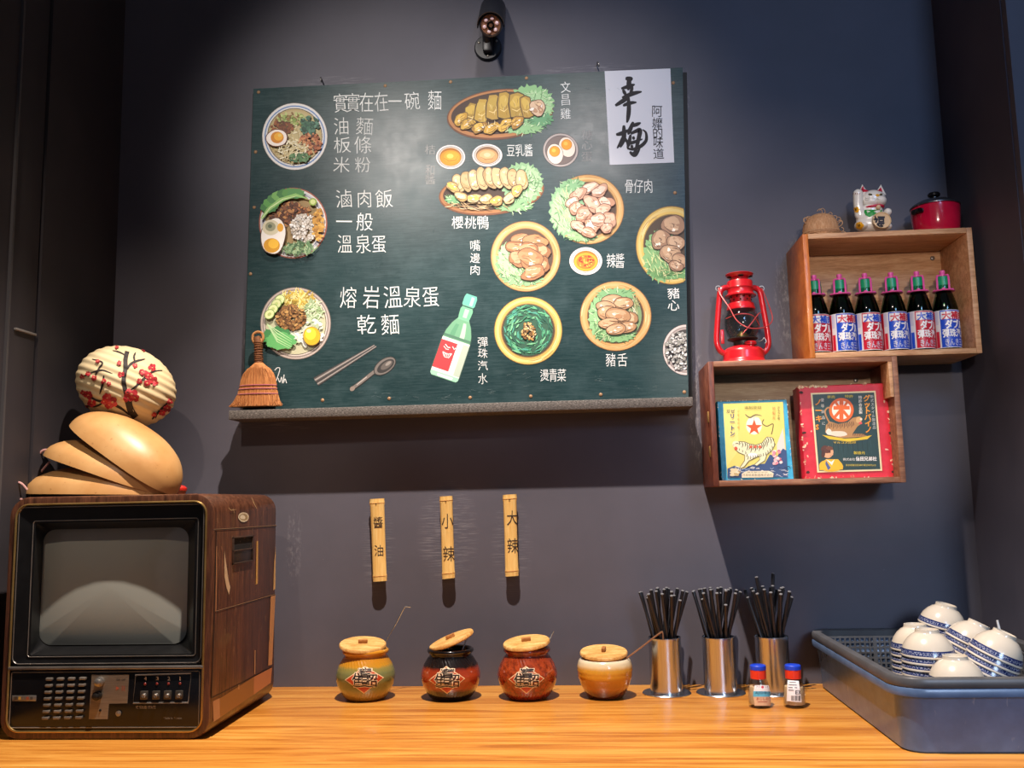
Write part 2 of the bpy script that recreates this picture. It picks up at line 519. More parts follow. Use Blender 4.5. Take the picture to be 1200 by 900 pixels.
# ------------------------------------------------------------------ chalkboard
BY = -0.036     # board face
board = thing('chalkboard', 'large green chalkboard menu with painted dishes hung on the dark wall', 'chalkboard', (-0.26, -0.02, 0.64))
t = NT('chalkboard_green')
co = t.coords((1, 1, 1)); n1 = t.noise(co, 3.2, 5, 0.6); st = t.noise(t.coords((9, 9, 150)), 3, 4, 0.65); bl = t.noise(co, 12, 5, 0.7)
col = t.ramp(n1, [(0.3, '1e3234'), (0.7, '294244')])
col = t.mix(t.math('MULTIPLY', t.ramp(st, [(0.40, 0.0), (0.75, 1.0)]), 0.22), col, '64787a')
col = t.mix(t.math('MULTIPLY', t.ramp(bl, [(0.5, 0.0), (0.85, 1.0)]), 0.30), col, '5a6e71')
t.bump(st, 0.05, 0.0006)
BOARDM = t.fin(col, t.ramp(bl, [(0.3, 0.25), (0.75, 0.34)]), spec=0.17)
tl, tr, br, bl_ = (P(u, v, y=BY) for u, v in ((297, 104), (800, 79), (807, 470), (285, 482)))
pb = MB(); fr = [tl, tr, br, bl_]; bk = [Vector((p.x, -0.018, p.z)) for p in fr]
pb.loft([bk, fr]); pb.build('board_panel', BOARDM, board, smooth=0)
DARKF = M('black_board_backing', '0c0c0e', '161618', 0.7)
bb = MB()
g = 0.008
bb.loft([[Vector((p.x + sx, -0.002, p.z + sz)) for p, sx, sz in ((tl, -g, -0.004), (tr, g + 0.004, -0.004), (br, g + 0.004, 0.0), (bl_, -g, 0.0))],
         [Vector((p.x + sx, -0.018, p.z + sz)) for p, sx, sz in ((tl, -g, -0.004), (tr, g + 0.004, -0.004), (br, g + 0.004, 0.0), (bl_, -g, 0.0))]])
bb.build('backing_frame', DARKF, board, smooth=0)
LP = -0.082     # front of the ledge
zl0 = P(540, 484, y=LP).z; zl1 = P(540, 473, y=LP).z
xl0 = P(268, 480, y=LP).x; xl1 = P(812, 467, y=LP).x
t = NT('chalky_black_ledge'); nn = t.noise(t.coords((14, 60, 60)), 14, 5, 0.75)
LEDGEM = t.fin(t.ramp(nn, [(0.40, '34302c'), (0.56, '6e6862'), (0.72, 'b4aea6')]), 0.7)
tilt = Matrix.Translation(((xl0 + xl1) / 2, 0, (zl0 + zl1) / 2)) @ Matrix.Rotation(math.radians(-0.1), 4, 'Y')
hw = (xl1 - xl0) / 2; hh = (zl1 - zl0) / 2
MB().box((-hw, LP, -hh), (hw, -0.001, hh), 0.0018, tilt).build('chalk_ledge', LEDGEM, board)
LEDGE_TOP = zl1
scm = M('rusty_screw_heads', 'a8825c', '8a6848', 0.5, scale=300)
for (u, v) in ((303, 108), (451.5, 100.5), (528, 96), (617, 91.5), (789, 97), (299.5, 178), (298, 243), (293.5, 321), (791, 226), (378, 469), (456, 467), (551, 466), (622, 464.5), (704, 462.5), (802, 459.5)):
    c = P(u, v, y=BY); MB().ell((c.x, BY, c.z), (0.0042, 0.0018, 0.0042), 10, 6).build('screw', scm, board)

bf = on_plane(BY)
BCLIP = lambda v: 799.0 + (v - 79) * 7.5 / 391 - 0.8
def PT(seed, base=0.0004): return Paint(bf, base, 0.00001, 0.035, seed, BCLIP)

def scatter(p, cx, cy, rx, ry, n, size, cols, edge=None, ar=0.6, rough=0.2):
    for _ in range(n):
        a = p.rng.uniform(0, 6.283); q = math.sqrt(p.rng.random())
        s = size * p.rng.uniform(0.7, 1.3)
        p.blob(cx + rx * q * math.cos(a), cy + ry * q * math.sin(a), s, s * ar, p.rng.choice(cols), p.rng.uniform(0, 3.1), rough, 9, edge, 0.35)

def strands(p, cx, cy, rx, ry, n, ln, w, cols, ang=None, curl=0.6):
    for _ in range(n):
        a = p.rng.uniform(0, 6.283); q = math.sqrt(p.rng.random()); x = cx + rx * q * math.cos(a); y = cy + ry * q * math.sin(a)
        d = (ang if ang is not None else p.rng.uniform(0, 6.28)) + p.rng.uniform(-0.5, 0.5); c = p.rng.uniform(-curl, curl); L = ln * p.rng.uniform(0.6, 1.3)
        pts = [(x + L * (k / 4 - 0.5) * math.cos(d + c * (k / 4 - 0.5)), y + L * (k / 4 - 0.5) * math.sin(d + c * (k / 4 - 0.5))) for k in range(5)]
        p.stroke(pts, w, p.rng.choice(cols), True)

def bowl(p, cx, cy, rx, ry, rings):
    for k, c in rings: p.ell(cx, cy, rx * k, ry * k, c, n=56)

def meat(p, u, v, rx, ry, rot, base, hi, dark, rough=0.16):
    p.blob(u, v, rx, ry, base, rot, rough, 20, dark, 0.8)
    p.blob(u - rx * 0.1, v - ry * 0.15, rx * 0.74, ry * 0.66, hi, rot, rough + 0.1, 16)
    c, q = math.cos(rot), math.sin(rot)
    def W(a, b): return (u + a * rx * c - b * ry * q, v + a * rx * q + b * ry * c)
    for k in range(5):
        b = p.rng.uniform(-0.7, 0.75); a = p.rng.uniform(-0.6, 0.1); L = p.rng.uniform(0.3, 0.8)
        p.stroke([W(a, b), W(a + L * 0.5, b + p.rng.uniform(-0.2, 0.2)), W(min(0.8, a + L), b)], p.rng.uniform(0.5, 0.9), p.rng.choice([base, dark, 'f0e0c8', hi]), True)
    for k in range(4):
        p.blob(*W(p.rng.uniform(-0.6, 0.6), p.rng.uniform(-0.6, 0.6)), rx * 0.16, ry * 0.16, p.rng.choice([base, 'f4e8d8', hi]), 0, 0.3, 7)
    p.stroke([W(-0.7, 0.45), W(-0.1, 0.75), W(0.6, 0.5)], 0.8, dark, True)

# noodle soup
p = PT(11)
bowl(p, 345.5, 160, 38.5, 39.5, [(1, '6f665e'), (0.985, 'dfdcd8'), (0.92, '5f7fb0'), (0.885, 'd9d8d6'), (0.84, '4a3a2a'), (0.82, 'b7a271'), (0.76, 'c5b482')])
strands(p, 345, 165, 26, 24, 150, 10, 1.4, ['ddd0a4', 'c9b683', 'ece2bd', 'b49f6a'])
scatter(p, 341, 141, 17, 8, 80, 2.4, ['9fae62', 'b7c27c', '7f9448', '8a6a38'])
scatter(p, 331, 150, 13, 7, 70, 2.2, ['7a4424', '9a5a30', '5c3018'])
scatter(p, 363, 149, 11, 12, 110, 2.3, ['2d5240', '3f6a50', '54806a', '24402f'])
scatter(p, 364, 169, 13, 12, 120, 2.0, ['8c4a2a', 'b0663c', '5f2f1c', 'c88858'])
strands(p, 344, 178, 17, 12, 120, 8, 1.3, ['eee6c8', 'd8cba0', 'c3b07c'])
scatter(p, 352, 186, 13, 5, 50, 2.0, ['4f7a4a', '6b9060', '38603c'])
p.blob(325.5, 163, 12, 9.6, 'efe4da', 0, 0.05, 22, '6b3a20', 1.0); p.ell(326, 162.5, 7.6, 6.8, 'd98a1c'); p.ell(327.5, 161.5, 5.2, 4.6, 'efae2c'); p.ell(329, 160, 2.2, 1.8, 'f6cf62')
p.build('noodle_soup_drawing', board)
# braised pork rice
p = PT(12)
bowl(p, 343.5, 261.5, 40, 41.5, [(1, 'a85a44'), (0.965, 'e3dcd6'), (0.92, 'c9c6cc'), (0.875, '54688c'), (0.86, 'e6e2dc'), (0.81, '6a4a30'), (0.8, 'a98a58')])
scatter(p, 341, 252, 24, 14, 170, 2.6, ['8a4e24', 'a9642f', '6e3818', 'c4864a', '5a2c12'], '3a1c0c')
scatter(p, 358, 268, 16, 16, 200, 1.9, ['efe9e0', 'e0d8cc', 'f7f4ef', 'cfc4b4'], '8c7a64', 0.7)
scatter(p, 374, 264, 6, 20, 80, 2.3, ['c99238', 'dfae52', 'a87428'])
strands(p, 352, 292, 19, 7, 110, 9, 1.5, ['7fa070', '5c8254', 'a4bd8e', '42663e'])
for k in range(7):
    a0 = math.radians(208 + k * 12); p.leaf(343 + 30 * math.cos(a0), 259 + 31 * math.sin(a0), 10, 6, ['3f7a3c', '5a9a48', '4f8c4a', '79b25c'][k % 4], 30, 0.14, 9)
p.stroke([(308, 258), (316, 247), (330, 236), (348, 230), (362, 234)], 5, '8fc06a', True); p.stroke([(307, 259), (318, 245), (333, 235), (350, 231)], 1.4, 'd2e3a8', True)
p.ell(368, 238, 4.6, 4.4, '9ab64a'); p.ell(368, 238, 3.0, 2.9, 'd3dd92')
p.blob(322, 278, 14.5, 20, 'f2ece2', 0.2, 0.09, 26, '5a3a22', 1.0); p.ell(320, 289, 9.5, 8.5, 'e2a21e'); p.ell(322, 287, 6, 5.5, 'f3bd34'); p.ell(319, 268, 10, 9, 'd9cfae'); p.ell(318.5, 267, 6, 5.4, '9a9a78'); p.ell(318, 266.5, 2.4, 2.2, '5f6a50'); p.ell(330, 268, 3.6, 5, 'e5a528')
p.build('braised_pork_rice_drawing', board)
# dry noodles
p = PT(13)
bowl(p, 346.5, 379, 41.5, 42.5, [(1, '6c625a'), (0.98, 'b8aaa0'), (0.94, '8c7f77'), (0.9, 'cfc5ba'), (0.87, '5f5648'), (0.85, 'c7c6a2')])
strands(p, 347, 352, 21, 10, 130, 12, 1.7, ['c8a83c', 'dcc25a', 'a5882c', 'efe092'])
strands(p, 368, 366, 10, 14, 110, 9, 1.4, ['a8c090', '8cab74', 'd5e2bc'])
scatter(p, 360, 390, 19, 17, 100, 3.2, ['e9eadc', 'd3d8bc', 'f4f4ea', 'b9c7a0'])
scatter(p, 342, 373, 17, 14, 190, 2.3, ['8f6230', 'a97a40', '6f481f', 'c09555'], '4a2e12')
p.leaf(326, 396, 17, 12, '3f8a4c', 46, 0.08, 7); p.leaf(330, 400, 18, 10, '5fae62', 46, 0.08, 8)
for a in (-0.5, -0.1, 0.35, 0.75, 1.1): p.stroke([(314, 380), (326, 392 + 8 * a), (343, 402 + 10 * a * 0.7)], 1.1, 'bfe0a8', True)
for k, (u, v) in enumerate(((329, 352), (325, 357), (321, 363), (317, 369))):
    p.ell(u, v, 6.5, 5.4, '6f9448', -0.7); p.ell(u, v, 5.7, 4.6, 'd5deA0', -0.7); p.ell(u, v, 2.4, 1.8, 'b9cb7c', -0.7)
p.ell(366.5, 394.5, 10.2, 11, '9c7a1c'); p.ell(366.5, 394.5, 9.6, 10.4, 'e8b41c'); p.ell(365, 392, 6.5, 7, 'f6cd34'); p.ell(363, 388.5, 2.6, 2.2, 'fcefae')
p.build('dry_noodles_drawing', board)

def ruffle(p, cx, cy, rx, ry):
    for k in range(int(14 + rx)):
        a = p.rng.uniform(0, 6.283); q = p.rng.uniform(0.25, 0.95); L = p.rng.uniform(2.5, 6)
        x = cx + rx * q * math.cos(a); y = cy + ry * q * math.sin(a); d = a + p.rng.uniform(-0.5, 0.5)
        p.stroke([(x, y), (x + L * 0.5 * math.cos(d) + p.rng.uniform(-1, 1), y + L * 0.5 * math.sin(d)), (x + L * math.cos(d), y + L * math.sin(d))], p.rng.uniform(0.6, 1.3), p.rng.choice(['4f8050', '3f6e48', '6a9c62', 'b8d8a4', 'd4e6bc']), True)

def boat(p, cx, cy, rx, ry, rot):
    p.ell(cx, cy, rx, ry, '6a3d1e', rot, 60); p.ell(cx, cy - 0.6, rx * 0.975, ry * 0.94, 'a9713f', rot, 60); p.ell(cx, cy - 1.5, rx * 0.92, ry * 0.83, '3b2416', rot, 60)
# sliced chicken boat
p = PT(14)
boat(p, 586, 134, 62.5, 29.5, -0.10)
p.leaf(622, 122, 27, 22, '7fae76', 80, 0.07, 21); ruffle(p, 622, 122, 27, 22); p.leaf(627, 125, 20, 18, '9cc48e', 70, 0.09, 19); ruffle(p, 627, 125, 20, 18); p.leaf(612, 150, 24, 7, '86b47c', 60, 0.12, 15); ruffle(p, 612, 150, 24, 7)
p.leaf(634, 140, 14, 8, '5f9a6a', 50, 0.12, 11); ruffle(p, 634, 140, 14, 8)
strands(p, 622, 122, 20, 15, 50, 10, 0.8, ['c9dfb4', '62965e', '4c8050'])
for k, (u, v, rx, ry, r) in enumerate(((553, 133, 9, 12, 0.35), (565, 130, 8.5, 14, 0.18), (578, 126, 8.5, 15, 0.08), (591, 124, 8.5, 16, 0.0), (606, 124, 10, 15, -0.12), (617, 126, 7, 13, -0.25))):
    p.poly([(u + a * rx * 1.0 * math.cos(r) - b * ry * math.sin(r), v + a * rx * math.sin(r) + b * ry * math.cos(r)) for a, b in ((-0.75, -0.95), (0.3, -1.08), (1.0, -0.8), (1.06, 0.3), (0.9, 0.95), (0.0, 1.08), (-0.95, 0.9), (-1.05, -0.2))], '4a3410')
    p.poly([(u + a * rx * 0.88 * math.cos(r) - b * ry * 0.93 * math.sin(r), v + a * rx * 0.88 * math.sin(r) + b * ry * 0.93 * math.cos(r)) for a, b in ((-0.75, -0.95), (0.3, -1.05), (1.0, -0.8), (1.0, 0.3), (0.9, 0.95), (0.0, 1.05), (-0.95, 0.9), (-1.0, -0.2))], ['a8862e', 'b08e34', 'b7923a'][k % 3])
    p.blob(u - 1, v - 4, rx * 0.62, ry * 0.5, ['c0a040', 'c8a848'][k % 2], r, 0.25, 14); strands(p, u, v + 3, rx * 0.6, ry * 0.6, 6, 6, 0.7, ['8a6a20', 'd8be70', 'e0cc90'], 1.4)
    p.stroke([(u - rx * 0.6, v + ry * 0.3), (u, v + ry * 0.45), (u + rx * 0.5, v + ry * 0.2)], 1.2, 'e6cc84', True)
for k, (u, v) in enumerate(((540, 140), (548, 146), (562, 150), (576, 151), (592, 147), (606, 144))):
    meat(p, u, v, 9, 5.5, -0.6, ['c0932a', 'cca23a', 'ac7e2a'][k % 3], ['d8b04a', 'caa040'][k % 2], '4a3210', 0.25)
strands(p, 575, 146, 40, 8, 40, 6, 0.7, ['8a6420', 'e9d29a', '5a3c14'])
p.blob(630, 127, 9.5, 8.5, 'd3b493', 0, 0.2, 16, '5a3a22', 0.9); scatter(p, 630, 127, 7, 6, 14, 2.6, ['eee2d4', 'b98c68', 'd8b890'], '7a5238')
p.build('sliced_chicken_drawing', board)
# duck boat
p = PT(15)
boat(p, 576, 226, 62, 26, -0.10)
p.leaf(612, 215, 24, 24, '8bb584', 84, 0.06, 23); ruffle(p, 612, 215, 24, 24); p.leaf(616, 214, 18, 19, 'a6ca98', 70, 0.09, 17); ruffle(p, 616, 214, 18, 19); p.leaf(602, 242, 22, 6, '86b27e', 60, 0.12, 15); ruffle(p, 602, 242, 22, 6); p.leaf(532, 234, 10, 5, '6aa06c', 40, 0.14, 9); ruffle(p, 532, 234, 10, 5)
strands(p, 614, 215, 17, 18, 60, 8, 0.8, ['cfe2bc', '6c9c68', '5a8a5a'])
strands(p, 560, 241, 36, 5, 60, 12, 0.7, ['c7a878', '8a6a44', 'e2cda4'], 0.15)
for k in range(9):
    u = 538 + k * 9.2; v = 217 - 6 * math.sin(PI * (k + 1) / 10) - k * 0.5
    meat(p, u, v, 7.0, 13.5 - abs(k - 4) * 0.6, -0.28, ['b99c6c', 'b09260', 'c2a87a'][k % 3], ['d2ba8c', 'c8b080'][k % 2], '4c3820', 0.13)
    p.stroke([(u + 4, v - 9), (u + 5.5, v), (u + 3, v + 9)], 1.2, ['c98f38', 'b3843c'][k % 2], True)
for k, (u, v) in enumerate(((531, 220), (541, 231), (556, 233), (570, 234), (582, 236), (597, 233), (606, 224))):
    meat(p, u, v, 8, 5, 0.4 - 0.2 * k, ['c2a264', 'b38e50', 'ccb27e'][k % 3], ['d8b050', 'd8c498'][k % 2], '5a4020', 0.25)
p.build('sliced_duck_drawing', board)
# dips and eggs
p = PT(16)
bowl(p, 528, 184, 17.5, 14.5, [(1, '5a5450'), (0.97, 'e6e2de'), (0.86, '8a8078'), (0.8, 'dcd4c8'), (0.74, 'a8680f')]); p.ell(528, 185, 12, 9, 'd98e14'); p.ell(529, 184, 9, 6.5, 'eaa622'); p.ell(527.5, 183, 4, 2.8, 'f3cb5c'); p.stroke([(520, 185), (526, 189), (534, 188), (537, 183)], 1.2, 'c5790e', True)
p.build('orange_dip_drawing', board)
p = PT(17)
bowl(p, 571, 182, 18, 13.5, [(1, '5a5450'), (0.97, 'e0dad6'), (0.86, '8a8078'), (0.8, 'd6ccc0'), (0.74, '7a5838')]); p.ell(571, 183, 12.3, 8.2, 'c09058'); p.ell(571, 182, 9, 5.6, 'd5a870'); p.ell(571, 181.5, 4, 2.5, 'e6c79a'); p.stroke([(563, 184), (569, 187), (577, 186), (580, 182)], 1.1, 'a2703a', True)
p.build('tan_dip_drawing', board)
p = PT(18)
bowl(p, 657, 176, 21, 20, [(1, '3e3836'), (0.97, 'b3a8a2'), (0.87, '5f5450'), (0.83, '7a6c66')])
for (u, v, r) in ((664.5, 172.5, -0.35), (650.5, 180.5, -0.2)):
    p.ell(u, v, 9.6, 12.4, '4a342a', r); p.ell(u, v, 9.1, 11.8, 'eadccb', r); p.ell(u - 0.5, v - 3, 6.4, 6.4, 'c47a14'); p.ell(u - 0.5, v - 3, 5.6, 5.6, 'e79a1c'); p.ell(u - 1.5, v - 4.2, 2.4, 2.2, 'f4c14c')
p.build('soft_egg_drawing', board)

def plate(p, cx, cy, rx, ry, hue=0):
    a = [('7a5428', 'c99a5c', 'dcb478', '8f6636', '4f3a2a'), ('7a5a24', 'cfae58', 'e2c87c', '94743a', '4a3a28')][hue]
    bowl(p, cx, cy, rx, ry, [(1, a[0]), (0.98, a[1]), (0.93, a[2]), (0.86, a[1]), (0.80, a[3]), (0.775, a[4])])
    for k in range(16):
        t0 = p.rng.uniform(0, 6.28); q = p.rng.uniform(0.83, 0.95)
        p.stroke([(cx + rx * q * math.cos(t0 + d), cy + ry * q * math.sin(t0 + d)) for d in (0, 0.15, 0.3, 0.45)], 0.9, p.rng.choice([a[2], a[1], 'ecd9a4', 'b98a4c']), True)
# pork plate
p = PT(19)
plate(p, 689, 245.5, 42.5, 41)
p.leaf(664, 246, 20, 31, '86b283', 84, 0.07, 19); ruffle(p, 664, 246, 20, 31); p.leaf(661, 248, 15, 25, '9fc493', 70, 0.08, 17); ruffle(p, 661, 248, 15, 25); p.leaf(672, 217, 14, 7, '7fae7c', 40, 0.1, 9); ruffle(p, 672, 217, 14, 7); p.leaf(682, 277, 18, 6, '93b980', 46, 0.1, 11); ruffle(p, 682, 277, 18, 6)
strands(p, 663, 248, 13, 25, 70, 9, 0.8, ['cfe2b8', '668f60', 'd8d8a4'], 1.2)
for (u, v, rx, ry) in ((690, 221, 11, 6), (703, 224, 10, 6), (678, 228, 10, 6), (671, 238, 7, 7), (709, 238, 10, 7), (694, 239, 11, 8), (676, 245, 8, 8), (684, 252, 10, 8), (706, 248, 10, 7), (714, 258, 8, 9), (678, 266, 9, 6), (694, 265, 10, 7), (701, 258, 9, 7), (690, 273, 9, 5), (711, 268, 6, 6)):
    meat(p, u, v, rx, ry, p.rng.uniform(-0.7, 0.7), p.rng.choice(['c99c80', 'bf8e70', 'd4ab8e']), p.rng.choice(['e4cab6', 'dcbca2', 'e8d6c6']), '6a4030', 0.25)
p.build('pork_slices_drawing', board)
# cheek meat plate
p = PT(20)
plate(p, 616, 300.5, 41, 41.5)
p.leaf(601, 308, 20, 25, '83b07c', 80, 0.07, 19); ruffle(p, 601, 308, 20, 25); p.leaf(613, 326, 24, 9, '8fb884', 60, 0.1, 15); ruffle(p, 613, 326, 24, 9); p.leaf(596, 305, 12, 20, 'a1c692', 60, 0.08, 13); ruffle(p, 596, 305, 12, 20)
strands(p, 603, 314, 17, 17, 60, 8, 0.8, ['d3e2ae', '648f5c', 'e4e0a8'], 0.9)
for (u, v, rx, ry) in ((610, 281, 12, 7), (627, 283, 14, 8), (605, 291, 12, 8), (633, 296, 12, 10), (619, 293, 12, 8), (608, 303, 12, 9), (634, 311, 11, 9), (622, 304, 16, 11), (625, 320, 14, 8)):
    meat(p, u, v, rx, ry, p.rng.uniform(-0.4, 0.4), p.rng.choice(['a9744a', 'b58050', '9d6a40']), p.rng.choice(['c4946a', 'bc8a5e', 'cda078']), '54321c', 0.2)
p.build('cheek_meat_drawing', board)
p = PT(21)
bowl(p, 686.5, 306, 19.5, 16.5, [(1, '5a5450'), (0.98, 'eae6e2'), (0.85, '9a9088'), (0.8, 'e3ddd4'), (0.74, 'b07a1c')]); p.ell(686.5, 307, 13.5, 10.5, 'dfa528'); p.ell(686.5, 307, 11, 8.4, 'd47a20'); scatter(p, 686.5, 307, 9, 7, 50, 1.5, ['b83018', 'd04a20', '8c2010', 'e88a30', 'f0b848'])
p.build('chilli_dip_drawing', board)
# plate cut by the board edge
p = PT(22)
plate(p, 787, 287.5, 42, 46, 1)
p.leaf(775, 300, 21, 30, '7fae72', 80, 0.07, 19); ruffle(p, 775, 300, 21, 30); p.leaf(786, 320, 26, 7, '6fa464', 60, 0.1, 15); ruffle(p, 786, 320, 26, 7)
strands(p, 771, 300, 12, 24, 60, 8, 0.8, ['cfe0a4', '5f8c52', 'e2e2a0'], 1.2); strands(p, 786, 318, 14, 5, 30, 9, 0.8, ['d8d8a0', '5f8c52'])
for (u, v, rx, ry) in ((789, 264, 14, 11), (774, 281, 10, 12), (792, 285, 10, 9), (786, 298, 12, 11), (797, 306, 10, 8), (792, 312, 8, 6)):
    meat(p, u, v, rx, ry, 0.3, p.rng.choice(['a07c60', '967256', 'aa886a']), p.rng.choice(['b89878', 'c0a284']), '3f2a1e', 0.14); p.stroke([(u - 2, v - 2), (u + 1, v), (u, v + 3)], 1.2, '4a3224', True)
p.build('pork_heart_drawing', board)
# greens
p = PT(23)
plate(p, 619, 387.5, 40, 40, 1); p.ell(619, 387, 29, 30, '2e5a44')
for k in range(150):
    a = p.rng.uniform(0, 6.28); q = 8 + 20 * math.sqrt(p.rng.random()); x = 619 + q * math.cos(a); y = 387 + q * math.sin(a) * 1.03; d = a + 1.57 + p.rng.uniform(-0.5, 0.5); L = p.rng.uniform(5, 12)
    p.stroke([(x - L * 0.5 * math.cos(d), y - L * 0.5 * math.sin(d)), (x, y + p.rng.uniform(-1, 1)), (x + L * 0.5 * math.cos(d), y + L * 0.5 * math.sin(d))], p.rng.uniform(1.2, 2.6), p.rng.choice(['3f9068', '2f7a58', '5fb080', '79c08c', '1f5a46', '4aa089']), True)
scatter(p, 620, 389, 9, 10, 55, 1.9, ['b88a44', '7a5424', 'd8b070', '3c2a14', 'e2c898'], '2a1a0c')
p.build('blanched_greens_drawing', board)
# tongue plate
p = PT(24)
plate(p, 721.5, 370.5, 42, 41)
p.ell(721, 370, 31, 31, '7d9a6a'); p.leaf(704, 372, 14, 26, '8dbb82', 70, 0.08, 17); ruffle(p, 704, 372, 14, 26); p.leaf(722, 345, 22, 7, '7fb078', 60, 0.12, 15); ruffle(p, 722, 345, 22, 7); p.leaf(722, 393, 22, 8, '83b276', 60, 0.1, 15); ruffle(p, 722, 393, 22, 8)
strands(p, 742, 366, 6, 18, 40, 10, 0.9, ['e8e2c4', 'c2bb8c', '9aa06a'], 1.5); strands(p, 708, 385, 12, 12, 30, 8, 0.8, ['cfe0a8', '5f8c58'])
for (u, v, rx, ry) in ((717, 352, 13, 6), (730, 356, 12, 7), (710, 360, 11, 7), (712, 367, 12, 8), (737, 373, 10, 8), (724, 370, 14, 9), (713, 379, 11, 6), (734, 384, 12, 6), (722, 386, 12, 6)):
    meat(p, u, v, rx, ry, p.rng.uniform(-0.2, 0.2), p.rng.choice(['b98e64', 'ae845c', 'c29a72']), p.rng.choice(['cda880', 'd2b08a']), '4a3220', 0.1)
p.ell(725, 371, 4, 2.5, 'b98a60'); p.stroke([(714, 376), (720, 377), (728, 377), (735, 375)], 1.0, '6a4a30', True)
p.build('pork_tongue_drawing', board)
p = PT(25)
bowl(p, 804, 410, 27.5, 30, [(1, '4a4644'), (0.98, 'c9bdb8'), (0.9, '8f8480'), (0.84, 'b8aca6'), (0.8, '3c3836')])
scatter(p, 797, 411, 17, 22, 170, 2.2, ['c9c9c4', 'b4b4ae', 'dededa', '98988f'], '33332f', 0.6)
p.build('rice_bowl_drawing', board)
# soda bottle, chopsticks, spoon
p = PT(26)
A = Vector((553, 346)); B = Vector((519.5, 444)); ax = (B - A); L = ax.length; ax /= L; sd = Vector((-ax.y, ax.x))
def bt(t, s): q = A + ax * (t * L) + sd * s; return (q.x, q.y)
prof = [(0, 6.2), (0.035, 7.6), (0.12, 7.6), (0.14, 6.0), (0.18, 7.6), (0.26, 7.0), (0.29, 6.6), (0.36, 11.5), (0.46, 15.5), (0.55, 16.8), (0.97, 17.2), (1.0, 14.5)]
def strip(t0, t1, k0, k1, col, n=14):
    pts = []
    def w(t):
        for (a, x), (b, y) in zip(prof, prof[1:]):
            if a <= t <= b: return x + (y - x) * (t - a) / (b - a)
        return prof[-1][1]
    ts = [t0 + (t1 - t0) * i / n for i in range(n + 1)]
    p.poly([bt(t, w(t) * k0) for t in ts] + [bt(t, w(t) * k1) for t in reversed(ts)], col)
strip(0, 1, -1.06, 1.06, '2c4a40'); strip(0.004, 0.995, -1, 1, '7fbf9a'); strip(0, 0.13, -1, 1, '69c0a8'); strip(0.02, 0.12, -0.6, -0.1, 'a8e2cf'); strip(0.135, 0.15, -1, 1, '2f6a58')
strip(0.16, 0.28, -1, 1, '6fb48c'); strip(0.17, 0.27, -0.4, 0.3, 'a9d8b4'); strip(0.3, 0.55, -1, 1, '74b088'); strip(0.33, 0.52, -0.5, -0.15, 'b4dcb8'); strip(0.36, 0.54, 0.25, 0.6, '5c9a74'); strip(0.5, 0.53, -1, 1, '4c7a60')
strip(0.54, 0.94, -1, 1, 'e8e2dc'); strip(0.575, 0.905, -0.16, 1.0, 'c9383c'); strip(0.56, 0.93, -1.0, -0.55, 'b9c7b4'); strip(0.94, 0.99, -1, 1, '9ccbb0'); strip(0.955, 0.985, -0.6, 0.5, 'd8ecdf')
wb = sd * -1
def wl(a, b): q = A + ax * (a * L) + sd * b; return (q.x, q.y)
for pts in ([(0.62, 11), (0.645, 7), (0.64, 4)], [(0.645, 12), (0.67, 8), (0.665, 5)], [(0.62, 2), (0.645, -1), (0.625, -2)], [(0.71, 11), (0.76, 7), (0.755, 2), (0.70, 0)], [(0.71, 11), (0.72, 5), (0.70, 0)]):
    p.stroke([wl(a, b) for a, b in pts], 1.1, 'f3dcd8')
for k in range(5): p.stroke([wl(0.71, 9.5 - 2 * k), wl(0.748, 8.6 - 1.8 * k)], 0.8, 'f3dcd8')
p.build('soda_bottle_drawing', board)
p = PT(27)
for (x0, y0, x1, y1, w0) in ((369, 445.5, 439, 404.5, 5.4), (372, 450, 441, 405.8, 4.2)):
    d = (Vector((x1, y1)) - Vector((x0, y0))).normalized(); n = Vector((-d.y, d.x))
    for k, c in ((1.25, '1a1a1c'), (1.0, '4a4644'), (0.35, '948c86')):
        p.poly([(x0 + n.x * w0 * k / 2, y0 + n.y * w0 * k / 2), (x1 + n.x * k, y1 + n.y * k), (x1 - n.x * k, y1 - n.y * k), (x0 - n.x * w0 * k / 2, y0 - n.y * w0 * k / 2)], c)
p.build('chopsticks_drawing', board)
p = PT(28)
p.stroke([(412, 456), (422, 449), (436, 438), (444, 432)], 5.2, '242220'); p.stroke([(412.5, 455.5), (422, 448.5), (436, 437.5), (444, 431)], 3.6, '7a716a'); p.stroke([(418, 451), (430, 441.5)], 1.0, 'b3aaa2')
p.ell(413, 455.5, 3.2, 2.6, '8f7f74', -0.6); p.ell(451, 429, 15, 8.6, '242220', -0.62); p.ell(451, 429, 14, 7.7, '6f6862', -0.62); p.ell(452, 429, 11.6, 5.8, '2f2c2a', -0.62); p.ell(453, 428, 8, 3.6, '5f5852', -0.62); p.ell(455, 426, 4, 1.7, '8d857d', -0.62)
p.build('spoon_drawing', board)

# chalk writing
CH = 'eef0ec'
def line(body, xs, y, h, w=None, weight=-0.008, seed=1, name='chalk_lettering', col=CH, rise=0.0):
    p = PT(40 + seed, 0.0005); n = len(body)
    pts = [(x, y + rise * (x - xs[0])) for x in xs]
    p.cells(body, pts, (w or h * 0.9, h * 0.94), col, weight, 0.07, rise); o = p.build(name, board, 0.85, 0.2); return o
line('實實在在一碗麵', (398, 412.5, 428.5, 446, 462, 482, 508.5), 122, 22, 15.5, seed=1, rise=-0.03)
line('油麵', (399, 426), 149, 20, 18, seed=2)
line('板條', (400, 424), 171, 20, 18, seed=3)
line('米粉', (399, 424), 194, 19, 18, seed=4)
line('滷肉飯', (402, 426, 449), 234, 22, 18, seed=5)
line('一般', (402, 426), 261, 22, 18, seed=6)
line('溫泉蛋', (403, 424.5, 443), 287, 22, 16.5, seed=7)
